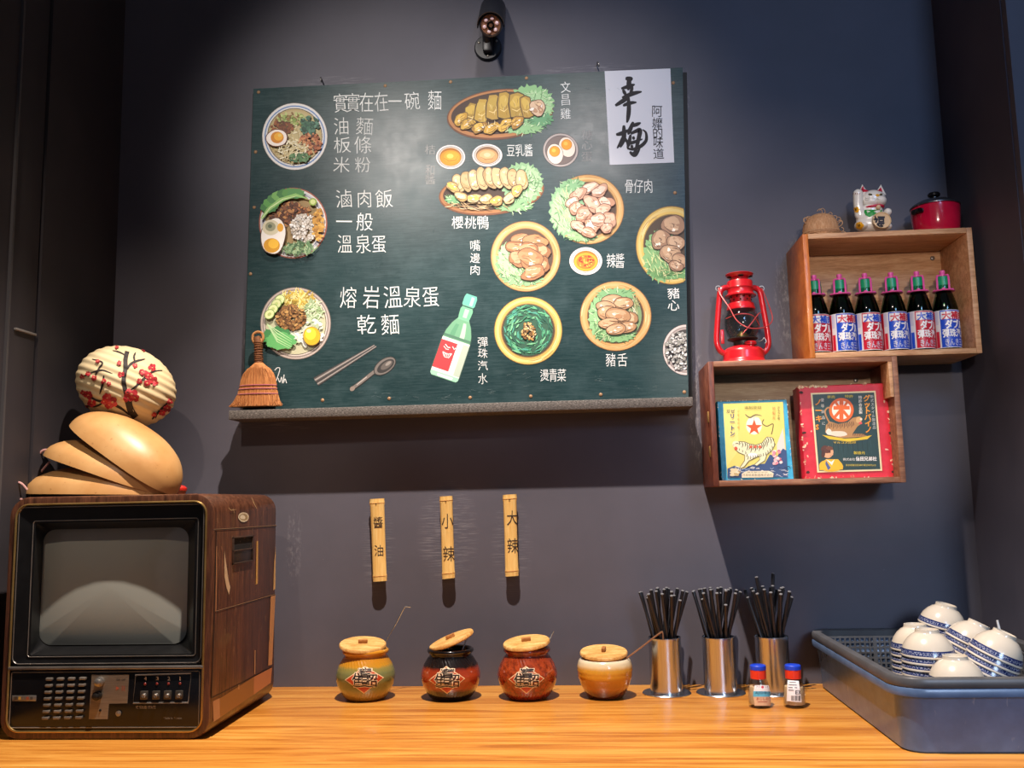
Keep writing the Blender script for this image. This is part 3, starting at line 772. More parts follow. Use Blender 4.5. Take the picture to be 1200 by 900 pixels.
line('熔岩溫泉蛋', (407, 434, 459, 482, 503.5), 350, 25, 19, seed=8, rise=-0.01)
line('乾麵', (428, 456), 381.5, 24, 21, seed=9)
def col_(body, x, ys, h, w=None, seed=1, colr=CH, weight=-0.006):
    for i, (ch, y) in enumerate(zip(body, ys)):
        p = PT(70 + seed + 13 * i, 0.0005); p.cells(ch, [(x, y)], ((w or h) * 0.88, h * 0.92), colr, weight, 0.08); p.build('chalk_lettering', board, 0.85, 0.2)
col_('文昌雞', 662, (103, 117.5, 134), 13.5, 12, 1)
line('豆乳醬', (598, 608.5, 619), 177, 14, 9.3, seed=10, weight=-0.004)
col_('糖心蛋', 687, (159, 171, 184), 12, 13, 2, 'a9a8a6')
col_('桔和醬', 503.5, (176, 200, 211), 12, 13, 3, 'b5b4b0')
line('櫻桃鴨', (535.5, 550.5, 565), 261.5, 15, 12.5, seed=11, weight=-0.004)
col_('嘴邊肉', 556, (288.5, 303, 317), 12.5, 13, 4)
line('骨仔肉', (736.5, 747.5, 759), 219, 15, 10, seed=12, weight=-0.004)
line('辣醬', (715.5, 726), 306.5, 16, 9.3, seed=13, weight=-0.004)
col_('豬心', 788.5, (344.5, 358.5), 13, 15, 5, CH, 0.0)
line('豬舌', (715, 728.5), 422.5, 14.5, 11.5, seed=14, weight=-0.004)
line('燙青菜', (637.5, 647.5, 657.5), 440.5, 14.5, 9, seed=15, weight=-0.004)
col_('彈珠汽水', 565, (401.5, 414.5, 429, 444.5), 12.5, 12, 6)
p = PT(90, 0.0005); p.stroke(spline([(322, 434, 0), (325, 431, 0), (328, 432, 0), (326, 440, 0), (323, 448, 0)], 5), 0.9, CH); p.stroke(spline([(326, 443, 0), (328, 448, 0), (330, 442, 0), (331, 449, 0)], 5), 0.9, CH)
p.stroke(spline([(333, 439, 0), (332, 449, 0), (334, 444, 0), (336, 449, 0)], 5), 0.9, CH); p.build('chalk_signature', board, 0.8, 0.3)
# chalk dust and rubbed lines low on the board
p = PT(91, 0.00045); r = random.Random(5)
for (u, v, du, dv) in ((436, 463, 22, 4), (470, 466, 40, 3), (525, 465, 12, 6), (605, 440, 12, 22), (565, 458, 16, 6), (700, 444, 5, 5), (760, 455, 28, 4), (612, 258, 50, 0.6), (745, 256, 40, 0.6), (690, 104, 40, 5)):
    for _ in range(7):
        a = u + r.uniform(-du, du); b = v + r.uniform(-dv, dv) * 0.6; p.stroke([(a, b), (a + r.uniform(1, 7), b + r.uniform(-2, 2))], r.uniform(0.3, 0.6), '7f908f', True)
p.build('chalk_dust', board, 0.9, 0.7)['kind'] = 'stuff'
# pale painted panel with brush characters
p = PT(95, 0.00045)
p.poly([(708.5, 83.5), (785.5, 80.3), (790, 190.5), (714.5, 193.3)], 'd8d9de'); p.build('white_name_panel', board, 0.75, 0.0)
p = PT(96, 0.0008); INK = '1c1618'
def brush(pts, w, tp=True): p.stroke([q[:2] for q in spline([(a, b, 0) for a, b in pts], 6)], w, INK, tp)
for pts, w in (([(733, 92), (739, 93), (741, 94)], 6), ([(737, 91), (737, 100), (736, 106)], 6), ([(728, 104), (738, 101), (744, 99)], 4.5), ([(730, 105), (732, 109), (734, 112)], 4), ([(741, 101), (740, 106), (738, 110)], 4),
               ([(729, 115), (741, 110), (752, 107.5)], 5.2), ([(721, 124), (732, 117), (738, 112)], 5.2), ([(730, 124), (738, 121), (746, 120)], 4.5), ([(736, 112), (737, 126), (736, 138), (734.5, 144)], 5.2)):
    brush(pts, w)
for pts, w in (([(722, 158), (730, 156), (737, 152)], 5), ([(731, 147), (731, 162), (727, 173)], 5.5), ([(730, 160), (727, 168), (723, 174)], 4), ([(731, 161), (734, 165), (735, 168)], 3.5),
               ([(742, 143), (738, 153), (736, 158)], 5), ([(740, 148), (746, 146), (751, 144)], 4.5), ([(739, 158), (737, 168), (735, 174)], 4.5), ([(739, 157), (745, 154), (750, 153), (748, 164), (745, 176), (741, 180)], 5.2),
               ([(734, 169), (742, 167), (753, 163)], 4), ([(742, 160), (743, 164)], 3.5), ([(740, 170), (741, 174)], 3.5), ([(735, 174), (742, 175), (750, 172), (757, 165), (757, 156), (753, 152)], 4.2), ([(738, 178), (744, 182), (750, 174)], 4.5)):
    brush(pts, w)
p.cells('阿嬤的味道', [(769, 131), (769.5, 144.5), (770, 156.5), (770.5, 167.5), (771, 181)], (11, 12), INK, 0.0, 0.08); p.build('brush_lettering', board, 0.7)
# two wire hooks above the board
hk = M('hook_steel', 'b8b4ae', rough=0.35, metal=0.9)
for (u, v, lab) in ((377, 95, 'small wire hook above the upper left of the chalkboard'), (700, 77, 'small wire hook above the white panel of the chalkboard')):
    c = P(u, v, y=-0.004); m = MB().tube(spline([(c.x, 0.0, c.z + 0.004), (c.x, -0.016, c.z + 0.004), (c.x + 0.003, -0.022, c.z - 0.004), (c.x + 0.003, -0.018, c.z - 0.010)], 5), 0.0016, 6)
    tag(m.build('wall_hook', hk, loc=(c.x, 0, c.z)), lab, 'hook')

# ------------------------------------------------------------------ television
YF = -0.475; YB = -0.105
VENEER = wood('walnut_veneer', '321a0f', '52301f', '6e442e', (26, 26, 1.6), 5, 0.38, 0.15)
BLK = M('black_plastic', '0b0b0c', '141415', 0.35, scale=40)
BLKG = M('black_satin', '08080a', '0e0e10', 0.25)
GOLD = M('gold_trim', 'c9a868', 'b08c50', 0.3, 0.85)
SILV = M('silver_trim', 'a8a29a', '8c867e', 0.35, 0.8)
def tv(u, v, y=YF): q = P(u, v, y=y); return q
xr = tv(250, 640).x; xlft = tv(8, 660).x; zt = tv(130, 580.5).z
tvo = thing('television', 'old brown wood-veneer television set with grey screen and push buttons on the counter', 'television', ((xr + xlft) / 2, (YF + YB) / 2, 0))
def ring_at(y, g, r, z0=0.0):
    return [Vector((x, y, z)) for x, z in rrect(xlft + g, z0 + g, xr - g, zt - g, max(r - g, 0.004), 6)]
m = MB(); R = 0.036
m.loft([ring_at(YB, 0.018, 0.05), ring_at(YB - 0.006, 0.006, 0.042), ring_at(YB - 0.02, 0.0, R), ring_at(YF + 0.006, 0.0, R), ring_at(YF + 0.001, 0.002, R), ring_at(YF, 0.006, R),
        ring_at(YF, 0.0145, R), ring_at(YF + 0.09, 0.0155, R)], True, True)
cab = m.build('cabinet', VENEER, tvo)
MB().tube([Vector((x, YF - 0.0005, z)) for x, z in rrect(xlft + 0.0145, 0.0145, xr - 0.0145, zt - 0.0145, 0.024, 8)], 0.0021, 8, closed=True).build('gold_edging', GOLD, tvo)
# black bezel with a sloping well round the screen
def F(u0, v0, u1, v1, y, r, n=6):
    a = tv(u0, v1, y); b = tv(u1, v0, y); return [Vector((x, y, z)) for x, z in rrect(a.x, a.z, b.x, b.z, r, n)]
m = MB()
gx0, gx1 = xlft + 0.0155, xr - 0.0155
zmid = tv(130, 780).z
outer = [Vector((x, YF + 0.004, z)) for x, z in rrect(gx0, zmid, gx1, zt - 0.0155, 0.014, 6)]
l2 = F(29, 604, 236.5, 773, YF + 0.006, 0.006); l3 = F(35, 609.5, 229, 768, YF + 0.006, 0.004)
l4 = F(46, 618, 221.5, 757, YF + 0.050, 0.022)
m.loft([outer, [Vector((p.x, YF + 0.001, p.z)) for p in outer], l2, l3, l4], False, False); m.build('screen_bezel', BLK, tvo)
for a, nm in ((F(32, 607, 232.5, 770, YF + 0.0055, 0.005), 'inner_line'), ([Vector((p.x, YF + 0.0005, p.z)) for p in [Vector((x, 0, z)) for x, z in rrect(gx0 + 0.004, zmid + 0.004, gx1 - 0.004, zt - 0.0195, 0.012, 6)]], 'outer_line')):
    MB().tube(a, 0.0009, 6, closed=True).build('bezel_line', SILV, tvo)
# bulging picture tube
q0 = tv(45, 756, YF + 0.05); q1 = tv(222, 617, YF + 0.05)
m = MB(); loops = []
cx, cz = (q0.x + q1.x) / 2, (q0.z + q1.z) / 2; hw, hh = (q1.x - q0.x) / 2, (q1.z - q0.z) / 2
rim = rrect(-hw, -hh, hw, hh, 0.026, 8)
for k in (1.0, 0.97, 0.9, 0.8, 0.65, 0.45, 0.2, 0.02):
    loops.append([Vector((cx + x * k, YF + 0.052 - 0.020 * (1 - (max(abs(x) / hw, 0) * k) ** 2 * 0.55 - (abs(z) / hh * k) ** 2 * 0.45), cz + z * k)) for x, z in rim])
m.loft(loops, False, True)
t = NT('picture_tube'); t.fin('a4a69c', 0.12, coat=0.6, spec=0.6); m.build('screen', t.m, tvo)
# control strip
m = MB(); z0 = 0.0155; m.box((gx0, YF + 0.001, z0 + 0.001), (gx1, YF + 0.010, zmid - 0.006), 0.002); m.build('control_panel', BLKG, tvo)
m = MB(); zz = zmid - 0.0035; m.box((gx0 - 0.002, YF - 0.003, zz - 0.0028), (gx1 + 0.002, YF + 0.010, zz + 0.0028), 0.001); m.build('divider_bar', SILV, tvo)
MB().tube([Vector((x, YF + 0.0004, z)) for x, z in rrect(gx0 + 0.004, z0 + 0.006, gx1 - 0.005, zmid - 0.011, 0.003, 3)], 0.0009, 6, closed=True).build('panel_line', SILV, tvo)
yc = YF + 0.001
btn = M('button_grey', '6e675e', '8a8278', 0.4, 0.4)
for r in range(7):
    for c in range(4):
        a = tv(59 + c * 13.0 - r * 0.75, 795.5 + r * 7.6 - c * 0.25, yc)
        m = MB(); m.box((a.x - 0.0062, yc - 0.006, a.z - 0.0026), (a.x + 0.0062, yc + 0.001, a.z + 0.0026), 0.0014)
        m.build('channel_button', btn, tvo)
plate_ = [(108, 790.5), (151.5, 790.5), (149.5, 824), (128, 824.5), (126.5, 842.5), (104.5, 842.5)]
m = MB(); fr = [tv(u, v, yc) for u, v in plate_]; m.loft([[Vector((p.x, yc - 0.0015, p.z)) for p in fr], [Vector((p.x, yc + 0.002, p.z)) for p in fr]])
m.build('silver_plate', M('brushed_nickel', '8c7f70', 'a39684', 0.4, 0.7, scale=30, stretch=(1, 1, 12)), tvo, smooth=0)
def knob(u, v, r, d, mat, name, rr=0.7):
    c = tv(u, v, yc - 0.0015); xf = Matrix.Translation((c.x, yc - 0.0015, c.z)) @ Matrix.Rotation(PI / 2, 4, 'X')
    return MB().lathe([(0, 0), (r, 0), (r, d * 0.5), (r * rr, d * 0.55), (r * rr, d * 0.95), (r * rr * 0.85, d), (0, d)], n=20, xf=xf).build(name, mat, tvo)
knob(117.5, 798.5, 0.0085, 0.013, SILV, 'knob'); knob(115, 815, 0.0080, 0.013, M('knob_dark', '2c2926', rough=0.3, metal=0.5), 'knob')
knob(139, 836, 0.0050, 0.003, SILV, 'jack_socket', 0.5); knob(117.5, 832.5, 0.0022, 0.002, BLK, 'screw')
m = MB(); m.tube([tv(u, v, yc - 0.001) for u, v in ((159, 791), (224, 789), (220.5, 823.5), (156, 824))], 0.0017, 6, closed=True); m.build('preset_frame', SILV, tvo)
sw = M('preset_switch', '4a443e', '5a534a', 0.35, 0.5)
for k, u in enumerate((169.5, 183.5, 197, 210.5)):
    c = tv(u, 814.5 - k * 0.2, yc); MB().box((c.x - 0.0068, yc - 0.004, c.z - 0.0075), (c.x + 0.0068, yc + 0.001, c.z + 0.0075), 0.001).build('preset_switch', sw, tvo)
    c = tv(u - 0.3, 815, yc - 0.004); xf = Matrix.Translation((c.x, yc - 0.004, c.z)) @ Matrix.Rotation(PI / 2, 4, 'X')
    MB().lathe([(0, 0), (0.0042, 0), (0.0038, 0.004), (0.0028, 0.0055), (0, 0.005)], n=14, xf=xf).build('switch_button', SILV, tvo)
    c = tv(u + 0.5, 801.6 - k * 0.2, yc); MB().ell((c.x, yc - 0.0002, c.z), (0.0026, 0.0014, 0.0026), 10, 6).build('red_lamp', M('lamp_red', '7a2622', rough=0.3), tvo)
for ch, u in zip('4321', (170.5, 184.5, 198, 211)):
    p = Paint(on_plane(yc), 0.0003, 0.00001); w1 = 0.6 if ch == '1' else 1.5; p.fit(ch, u - w1, 793, u + w1, 797.2, 'd8d0c4'); p.build('preset_number', tvo, 0.5)
p = Paint(on_plane(yc), 0.0003, 0.00001); p.fit('IC SOLID STATE', 159.5, 827.2, 182.5, 830.4, 'cfc8bc'); p.build('panel_lettering', tvo, 0.5)
p = Paint(on_plane(yc), 0.0003, 0.00001); p.fit('Made in Taiwan', 192, 840.2, 213, 842.6, '8f877c'); p.build('panel_lettering', tvo, 0.5)
p = Paint(on_plane(yc - 0.0016), 0.0003, 0.00001)
p.fit('VHF', 136.5, 795.2, 141, 798, '1c1816'); p.fit('UHF', 142.5, 795.2, 147, 798, '1c1816')
p.poly([(136, 804), (140, 806.5), (136, 809)], 'a05038'); p.fit('II', 143.0, 803.5, 146.2, 809.5, 'a05038'); p.build('plate_lettering', tvo, 0.5)
a = tv(14.5, 815, yc); b = tv(42.5, 821.5, yc)
MB().box((a.x, yc - 0.0014, b.z), (b.x, yc + 0.001, a.z), 0.0006).build('name_badge', SILV, tvo)
p = Paint(on_plane(yc - 0.0014), 0.0003, 0.00001)
for k, c in enumerate(('4a3a28', 'b08a3a', '6a5a48', '9a4a30', '4a4640')):
    p.poly([(17 + 4.6 * k, 816.5), (20.2 + 4.6 * k, 816.5), (20.0 + 4.6 * k, 820), (16.8 + 4.6 * k, 820)], c)
p.build('badge_marks', tvo, 0.5)
# right side of the cabinet: seams, grip, worn veneer
def on_x(x):
    n = Vector((1, 0, 0)); return lambda u, v: (P(u, v, x=x), n)
p = Paint(on_x(xr), 0.0006, 0.00001, 0.03, 3)
p.poly([(249, 822), (250, 846), (257.5, 841), (257, 818)], 'a8764c')
p.poly([(257, 818.5), (257.5, 841), (297, 814), (297.5, 793)], '8a5a26'); p.poly([(297.5, 793), (297, 814), (317, 800), (318.5, 782)], 'b07042')
p.poly([(317, 699), (322.5, 697), (318.5, 779), (314, 780)], 'b98452')
p.poly([(321, 660), (322.8, 640), (322.3, 690), (320, 692)], 'c9a064')
p.poly([(262.5, 645), (264, 656), (267.5, 680), (269.5, 688), (268, 697), (265, 688), (262.8, 676)], 'cdb08a'); p.poly([(300.4, 634), (302.2, 634), (301.6, 684), (299.4, 685)], 'c79a52')
p.stroke([(253.5, 640), (253.0, 690), (252.5, 716)], 0.9, 'a5764e'); p.stroke([(298.6, 762), (298.2, 790)], 0.9, 'b88a5c'); p.stroke([(279.5, 802), (279.5, 808)], 1.0, 'b88a5c')
for pts in ([(249, 621), (286, 619), (323.5, 616.5)], [(252, 717), (287, 707), (322, 697)], [(247.5, 818), (283, 800), (318.5, 781.5)], [(253.2, 622), (250.5, 717)], [(251, 718), (247.5, 817)]):
    p.stroke(pts, 0.9, '120805')
for pts in ([(250, 620.3), (286, 618.2), (323.5, 615.6)], [(252, 716.3), (287, 706.2), (322, 696.2)]): p.stroke(pts, 0.6, '9a7a5a')
p.blob(285, 606, 6.4, 5.6, 'cfc2a4', -0.1, 0.06, 16); p.blob(285, 606, 5, 4.2, 'a58e66', -0.1, 0.1, 14); p.blob(284, 606, 3, 2.6, 'd8cdb0', -0.1, 0.2, 12)
r = random.Random(4)
for _ in range(70):
    u = r.uniform(254, 318); v = r.uniform(598, 770); p.stroke([(u, v), (u + r.uniform(-0.6, 0.6), v + r.uniform(2, 9))], r.uniform(0.25, 0.6), r.choice(['8a6244', '6e4a34', 'a98560']), True)
for pts in ([(267, 595), (270, 598), (276, 597)], [(294, 583), (297, 590), (300, 596)], [(272, 596), (274, 601)]): p.stroke(pts, 1.0, 'b9996c', True)
p.build('worn_veneer', tvo, 0.5)
a = P(271.5, 662, x=xr); b = P(295.5, 627, x=xr)
m = MB()
for (ya, yb2, za, zb) in ((a.y, b.y, a.z, a.z + 0.003), (a.y, b.y, b.z - 0.003, b.z), (a.y, a.y + 0.003, a.z, b.z), (b.y - 0.003, b.y, a.z, b.z), (a.y, b.y, (a.z + b.z) / 2 - 0.002, (a.z + b.z) / 2 + 0.001)):
    m.box((xr - 0.001, ya, za), (xr + 0.0035, yb2, zb), 0.0008)
m.build('grip_frame', M('grip_frame_brown', '3a2a20', '4a382c', 0.4, 0.2), tvo)
MB().box((xr - 0.001, a.y + 0.002, (a.z + b.z) / 2), (xr + 0.0008, b.y - 0.002, b.z - 0.002), 0).build('grip_slot', M('slot_black', '030303', rough=0.8), tvo, smooth=0)
MB().box((xr - 0.001, a.y + 0.002, a.z + 0.002), (xr + 0.0022, b.y - 0.002, (a.z + b.z) / 2), 0.0006).build('grip_flap', M('flap_brown', '241a16', '2e221c', 0.3), tvo)
TVT = zt

# ------------------------------------------------------------------ gourd ladles and paper ball on the television
t = NT('dry_gourd_shell'); co = t.coords((1, 1, 1)); n = t.noise(co, 9, 4, 0.5); s = t.noise(co, 120, 2, 0.5); n2 = t.noise(co, 30, 4, 0.6)
col = t.ramp(n, [(0.3, 'ac7a44'), (0.5, 'bb8a52'), (0.75, 'cca068')]); col = t.mix(t.ramp(s, [(0.68, 0.0), (0.78, 0.6)]), col, '7a4e26'); col = t.mix(t.ramp(n2, [(0.55, 0.0), (0.8, 0.35)]), col, 'a8733c')
GOURD = t.fin(col, 0.42)
CORD = M('pink_cord', 'd8a8a0', 'c08a88', 0.8, scale=200)
YG = -0.27
def gourd(tip, end, dome, label, width, bend):
    a = P(tip[0], tip[1], y=YG); b = P(end[0], end[1], y=YG); L = (b - a).length; ang = math.atan2(b.z - a.z, b.x - a.x)
    hm = dome / (1075 / (DIST + YG))
    root = thing('gourd_ladle', label, 'gourd ladle', (a.x, YG, a.z), 'gourd ladles on the television'); root.rotation_euler = (0, -ang, 0)
    ORIG[root.name] = Vector((0, 0, 0))
    def prof(q):
        neck = 0.20 + 0.10 * q
        if q < 0.06: body = 0.20 * math.sqrt(max(0, 1 - ((0.06 - q) / 0.06) ** 2))
        else: body = 0.0
        x = (q - 0.56) / (0.44 if q > 0.56 else 0.545)
        e = max(0, 1 - abs(x) ** 2.3) ** (1 / 2.1) if abs(x) < 1 else 0
        nk = neck * min(1, q / 0.05) if q < 0.62 else 0
        return max(body, nk if q < 0.62 else 0, e)
    N = 36; m = MB(); loops = []
    for i in range(N + 1):
        q = 0.0005 + 0.999 * (0.5 - 0.5 * math.cos(PI * i / N)); w = width * prof(q); h = hm * prof(q); sag = bend * math.sin(PI * q)
        th = min(0.005, 0.45 * h); lo = []
        for k in range(13):
            an = PI * k / 12; lo.append(Vector((q * L, -w * math.cos(an), sag + h * math.sin(an) ** 0.85)))
        for k in range(12, -1, -1):
            an = PI * k / 12; s_ = max(0.0, 1 - th / max(h, 1e-5)); lo.append(Vector((q * L, -w * s_ * math.cos(an), sag + h * s_ * math.sin(an) ** 0.85)))
        loops.append(lo)
    m.loft(loops); m.build('gourd_shell', GOURD, root, smooth=50)
    return root
g1 = gourd((30, 579), (197, 580), 35, 'bottom gourd ladle of the three, lying flat on the television', 0.088, 0.0)
g2 = gourd((54, 532), (196, 580.5), 34, 'middle gourd ladle of the three, sloping over the bottom one', 0.086, 0.004)
g3 = gourd((85, 496), (203, 580), 45, 'top gourd ladle of the three, tilted steeply under the paper lantern', 0.084, 0.004)
def cordloop(pts, root, y0):
    ORIG['tmp'] = 0
    inv = Matrix.Translation(root.location) @ root.rotation_euler.to_matrix().to_4x4(); inv = inv.inverted()
    w = [inv @ P(u, v, y=y0 - 0.006 * math.sin(i)) for i, (u, v) in enumerate(pts)]
    MB().tube(spline(w, 6), 0.0022, 6).build('hanging_cord', CORD, root)
cordloop([(58, 527), (50, 528), (44, 536), (42, 546), (38, 558), (42, 560), (48, 553), (58, 541)], g2, YG - 0.01)
cordloop([(32, 574), (24, 566), (14, 566), (8, 571), (9, 581), (16, 585), (26, 585)], g1, YG - 0.075)

YB_ = YG + 0.07; c = P(148.5, 453, y=YB_); k = 1075 / (DIST + YB_); rx, rz = 58.5 / k, 47.5 / k
ball = thing('paper_lantern', 'round cream paper lantern painted with red plum blossom, resting on the gourds', 'paper lantern', (c.x, c.y, c.z - rz))
rotm = Matrix.Rotation(math.radians(22), 4, 'Y'); rotm = rotm @ Matrix.Rotation(math.radians(-8), 4, 'X')
m = MB(); NR = 96; pr = []
for i in range(NR + 1):
    a = PI * i / NR; pr.append((math.sin(a) * rx * (1 + 0.010 * math.cos(i * 2 * PI / 6)), -math.cos(a) * rz * (1 + 0.006 * math.cos(i * 2 * PI / 6))))
m.lathe(pr, n=56, xf=Matrix.Translation(c) @ rotm)
t = NT('rice_paper'); n = t.noise(t.coords((1, 1, 1)), 14, 4); t.fin(t.ramp(n, [(0.3, 'd8c090'), (0.7, 'e6d3a8')]), 0.75); t.b.inputs['Subsurface Weight'].default_value = 0.0
m.build('paper_globe', t.m, ball, smooth=60)
p = Paint(on_body(m.bvh(), c), 0.0009, 0.00001, 0.05, 8)
BR = '2c211d'
def br(pts, w, tp=True): p.stroke([q[:2] for q in spline([(a, b, 0) for a, b in pts], 8)], w * 1.35, BR, tp)
p.stroke([q[:2] for q in spline([(157, 489, 0), (151, 476, 0), (148, 462, 0), (145, 446, 0), (147, 432, 0), (147, 422, 0), (149, 412, 0)], 8)], 5.2, BR)
p.stroke([q[:2] for q in spline([(159, 489, 0), (153, 480, 0), (150, 468, 0)], 8)], 8, BR)
for pts, w in (([(147, 435), (153, 427), (161, 423), (170, 421)], 2.2), ([(158, 425), (157, 418), (159, 413)], 1.8), ([(148, 417), (140, 413), (132, 411)], 1.4), ([(152, 486), (140, 477), (128, 472), (114, 469), (100, 462)], 2.6), ([(122, 471), (112, 476), (100, 475)], 1.6), ([(114, 470), (106, 464)], 1.5),
               ([(112, 440), (116, 432), (120, 425), (108, 421)], 1.6), ([(98, 441), (110, 436), (120, 434), (132, 438)], 1.5), ([(122, 440), (120, 452), (117, 462)], 2.0), ([(149, 460), (160, 452), (168, 444), (178, 436), (190, 434)], 2.0), ([(168, 444), (172, 452)], 1.4), ([(178, 491), (188, 480), (198, 470)], 2.0), ([(184, 484), (182, 490)], 1.2), ([(190, 417), (194, 428), (200, 436)], 1.3)):
    br(pts, w)
r = random.Random(12)
def blossom(u, v, s):
    for k in range(5):
        a = 1.257 * k + r.uniform(0, 1); p.blob(u + s * 0.55 * math.cos(a), v + s * 0.5 * math.sin(a), s * 0.5, s * 0.45, r.choice(['b01c24', 'c22a34', '9c1822', 'cf4a50']), a, 0.15, 8)
    p.blob(u, v, s * 0.22, s * 0.2, 'e0a878', 0, 0.2, 6)
for (u, v, s) in ((154, 462, 6), (150, 466, 4.5), (158, 466, 4), (126, 466, 4.5), (132, 471, 5), (128, 474, 4), (122, 470, 3), (104, 463, 4), (108, 472, 4), (98, 460, 2.6), (101, 478, 2.4), (142, 439, 3), (178, 431, 3.6), (168, 437, 3.2), (173, 440, 3.4), (166, 436, 2.6), (180, 447, 4.2), (176, 443, 3.2), (172, 449, 3), (163, 447, 2.6), (158, 429, 2.4), (111, 443, 2.4), (104, 438, 2.4), (115, 424, 1.8), (97, 441, 2), (195, 478, 3.6), (189, 483, 3.2), (198, 470, 2.8), (180, 485, 2.2), (137, 408, 1.7), (168, 411, 1.6), (140, 426, 2.0), (122, 447, 2.4), (128, 450, 2)):
    blossom(u, v, s * 1.3)
p.build('plum_blossom_painting', ball, 0.7)
c = P(207, 578.5, y=-0.2)
red = thing('red_topped_cup', 'small round wooden stand with red lacquered top behind the gourds', 'wooden stand', (c.x, c.y, TVT))
MB().lathe([(0, 0), (0.017, 0), (0.019, 0.008), (0.021, 0.012), (0, 0.012)], (c.x, c.y, TVT), 24).build('wooden_base', M('red_brown_wood', '9a4a2a', 'b86a40', 0.4), red)
MB().lathe([(0, 0.0118), (0.0215, 0.0118), (0.022, 0.016), (0.018, 0.021), (0.010, 0.0235), (0, 0.024)], (c.x, c.y, TVT), 24).build('red_top', M('red_lacquer', 'b81c14', 'c8281c', 0.2, coat=0.5), red)

# ------------------------------------------------------------------ hand broom on the ledge
YBR = -0.062
t = NT('broom_straw'); n = t.noise(t.coords((160, 160, 6)), 3, 4, 0.7); t.fin(t.ramp(n, [(0.3, '8a5228'), (0.5, 'b9753c'), (0.7, 'd89c60')]), 0.75); t.bump(n, 0.6, 0.003); STRAW = t.m
c = P(299.5, 470, y=YBR)
zb = LEDGE_TOP + 0.0005
bro = thing('hand_broom', 'small straw hand broom standing on the left end of the chalk ledge', 'broom', (c.x, YBR, zb))
def bp(u, v): return P(u, v, y=YBR)
prof = [(476.5, 270, 329), (470, 274.5, 327), (462, 279, 325), (453, 281.5, 323.5), (445, 283, 322.5), (438, 286, 320), (432, 291, 316), (428, 296, 311), (425, 299, 308)]
m = MB(); loops = []
for (v, a, b) in prof:
    A = bp(a, v); B = bp(b, v); cc = (A + B) / 2; w = (B - A).length / 2; dp = min(w, 0.017 if v > 440 else 0.015); z = max(cc.z, zb)
    loops.append([Vector((cc.x + w * math.cos(2 * PI * k / 48) * (1 + 0.02 * math.sin(k * 13.7)), YBR + dp * math.sin(2 * PI * k / 48), z)) for k in range(48)])
m.loft(loops)
r = random.Random(3)
for k in range(230):
    a = r.uniform(0, 2 * PI); f0 = r.uniform(0.55, 1.03); pts = []
    for i in range(0, 7):
        v, x0, x1 = prof[i]; A = bp(x0, v); B = bp(x1, v); cc = (A + B) / 2; w = (B - A).length / 2; dp = min(w, 0.017)
        q = 1.015 + 0.012 * math.sin(i + k)
        if i == 0: q *= r.uniform(0.97, 1.05)
        pts.append(Vector((cc.x + w * q * math.cos(a), YBR + dp * q * math.sin(a), max(cc.z, zb) + (r.uniform(0, 0.003) if i == 0 else 0))))
    m.tube(pts, 0.0006, 4, caps=False)
m.build('bristles', STRAW, bro)
m = MB(); m.tube([bp(303.5, 436), bp(303.3, 424), bp(303, 410), bp(302.5, 402), bp(301.5, 395)], [0.012, 0.0092, 0.0085, 0.009, 0.0085], 16)
for k in range(12):
    q = bp(303.4 - 0.06 * k, 431 - 2.7 * k); m.tube([q + Vector((0.0094 * math.cos(a), 0.0094 * math.sin(a), 0.0012 * math.sin(a + k))) for a in (2 * PI * j / 14 for j in range(14))], 0.0017, 5, closed=True)
m.build('bound_handle', M('brown_binding', '6a3e22', '8a5a34', 0.7, scale=120), bro)
m = MB(); m.tube(spline([bp(301, 404), bp(296.5, 399), bp(297, 392), bp(302, 389), bp(307.5, 391), bp(308, 398), bp(304, 403)], 5), 0.0032, 7); m.tube(spline([bp(299, 398), bp(303, 395), bp(306, 399)], 5), 0.003, 6)
m.build('hanging_loop', M('straw_rope', 'a8703c', 'c08c58', 0.8, scale=200), bro)
for v, a, b in ((452.5, 281.5, 323.8), (456.5, 280.5, 324.2), (462.5, 279, 325)):
    A = bp(a, v); B = bp(b, v - 0.6); cc = (A + B) / 2; w = (B - A).length / 2 * 1.03
    MB().tube([Vector((cc.x + w * math.cos(2 * PI * k / 40), YBR + 0.0182 * math.sin(2 * PI * k / 40), cc.z)) for k in range(40)], 0.0011, 5, closed=True).build('binding_cord', M('pink_thread', 'a8586a', 'c08088', 0.7), bro)

# ------------------------------------------------------------------ surveillance camera
c = P(572, 57, y=0)
cctv = thing('security_camera', 'black bullet security camera with a ring of lamps mounted above the chalkboard', 'security camera', (c.x, 0, c.z))
BM = M('camera_black', '1a1b20', '26272c', 0.4)
xf = Matrix.Translation((c.x, 0, c.z)) @ Matrix.Rotation(PI / 2, 4, 'X')
MB().lathe([(0, 0.0003), (0.034, 0.0003), (0.034, 0.006), (0.031, 0.010), (0, 0.011)], n=40, xf=xf).build('mount_plate', BM, cctv)
for dx, dz in ((-0.022, 0.012), (0.022, 0.014), (0.0, -0.024)):
    MB().ell((c.x + dx, -0.0105, c.z + dz), (0.0034, 0.0022, 0.0034), 10, 6).build('mount_screw', SILV, cctv)
fc = P(575, 29.5, y=-0.16)
axis = Vector((0.03, -0.77, -0.64)).normalized()      # the way the lens looks
bk = fc - axis * 0.15
m = MB(); m.box((c.x - 0.011, -0.03, c.z - 0.020), (c.x + 0.013, -0.009, c.z + 0.024), 0.004)
m.tube(spline([(c.x, -0.02, c.z + 0.005), (c.x + 0.001, -0.05, c.z + 0.018), tuple((fc - axis * 0.09) - Vector((0, 0, 0.012)))], 6), 0.010, 12); m.build('bracket_arm', BM, cctv)
q = axis.to_track_quat('Z', 'Y').to_matrix().to_4x4()
xf = Matrix.Translation(fc) @ q
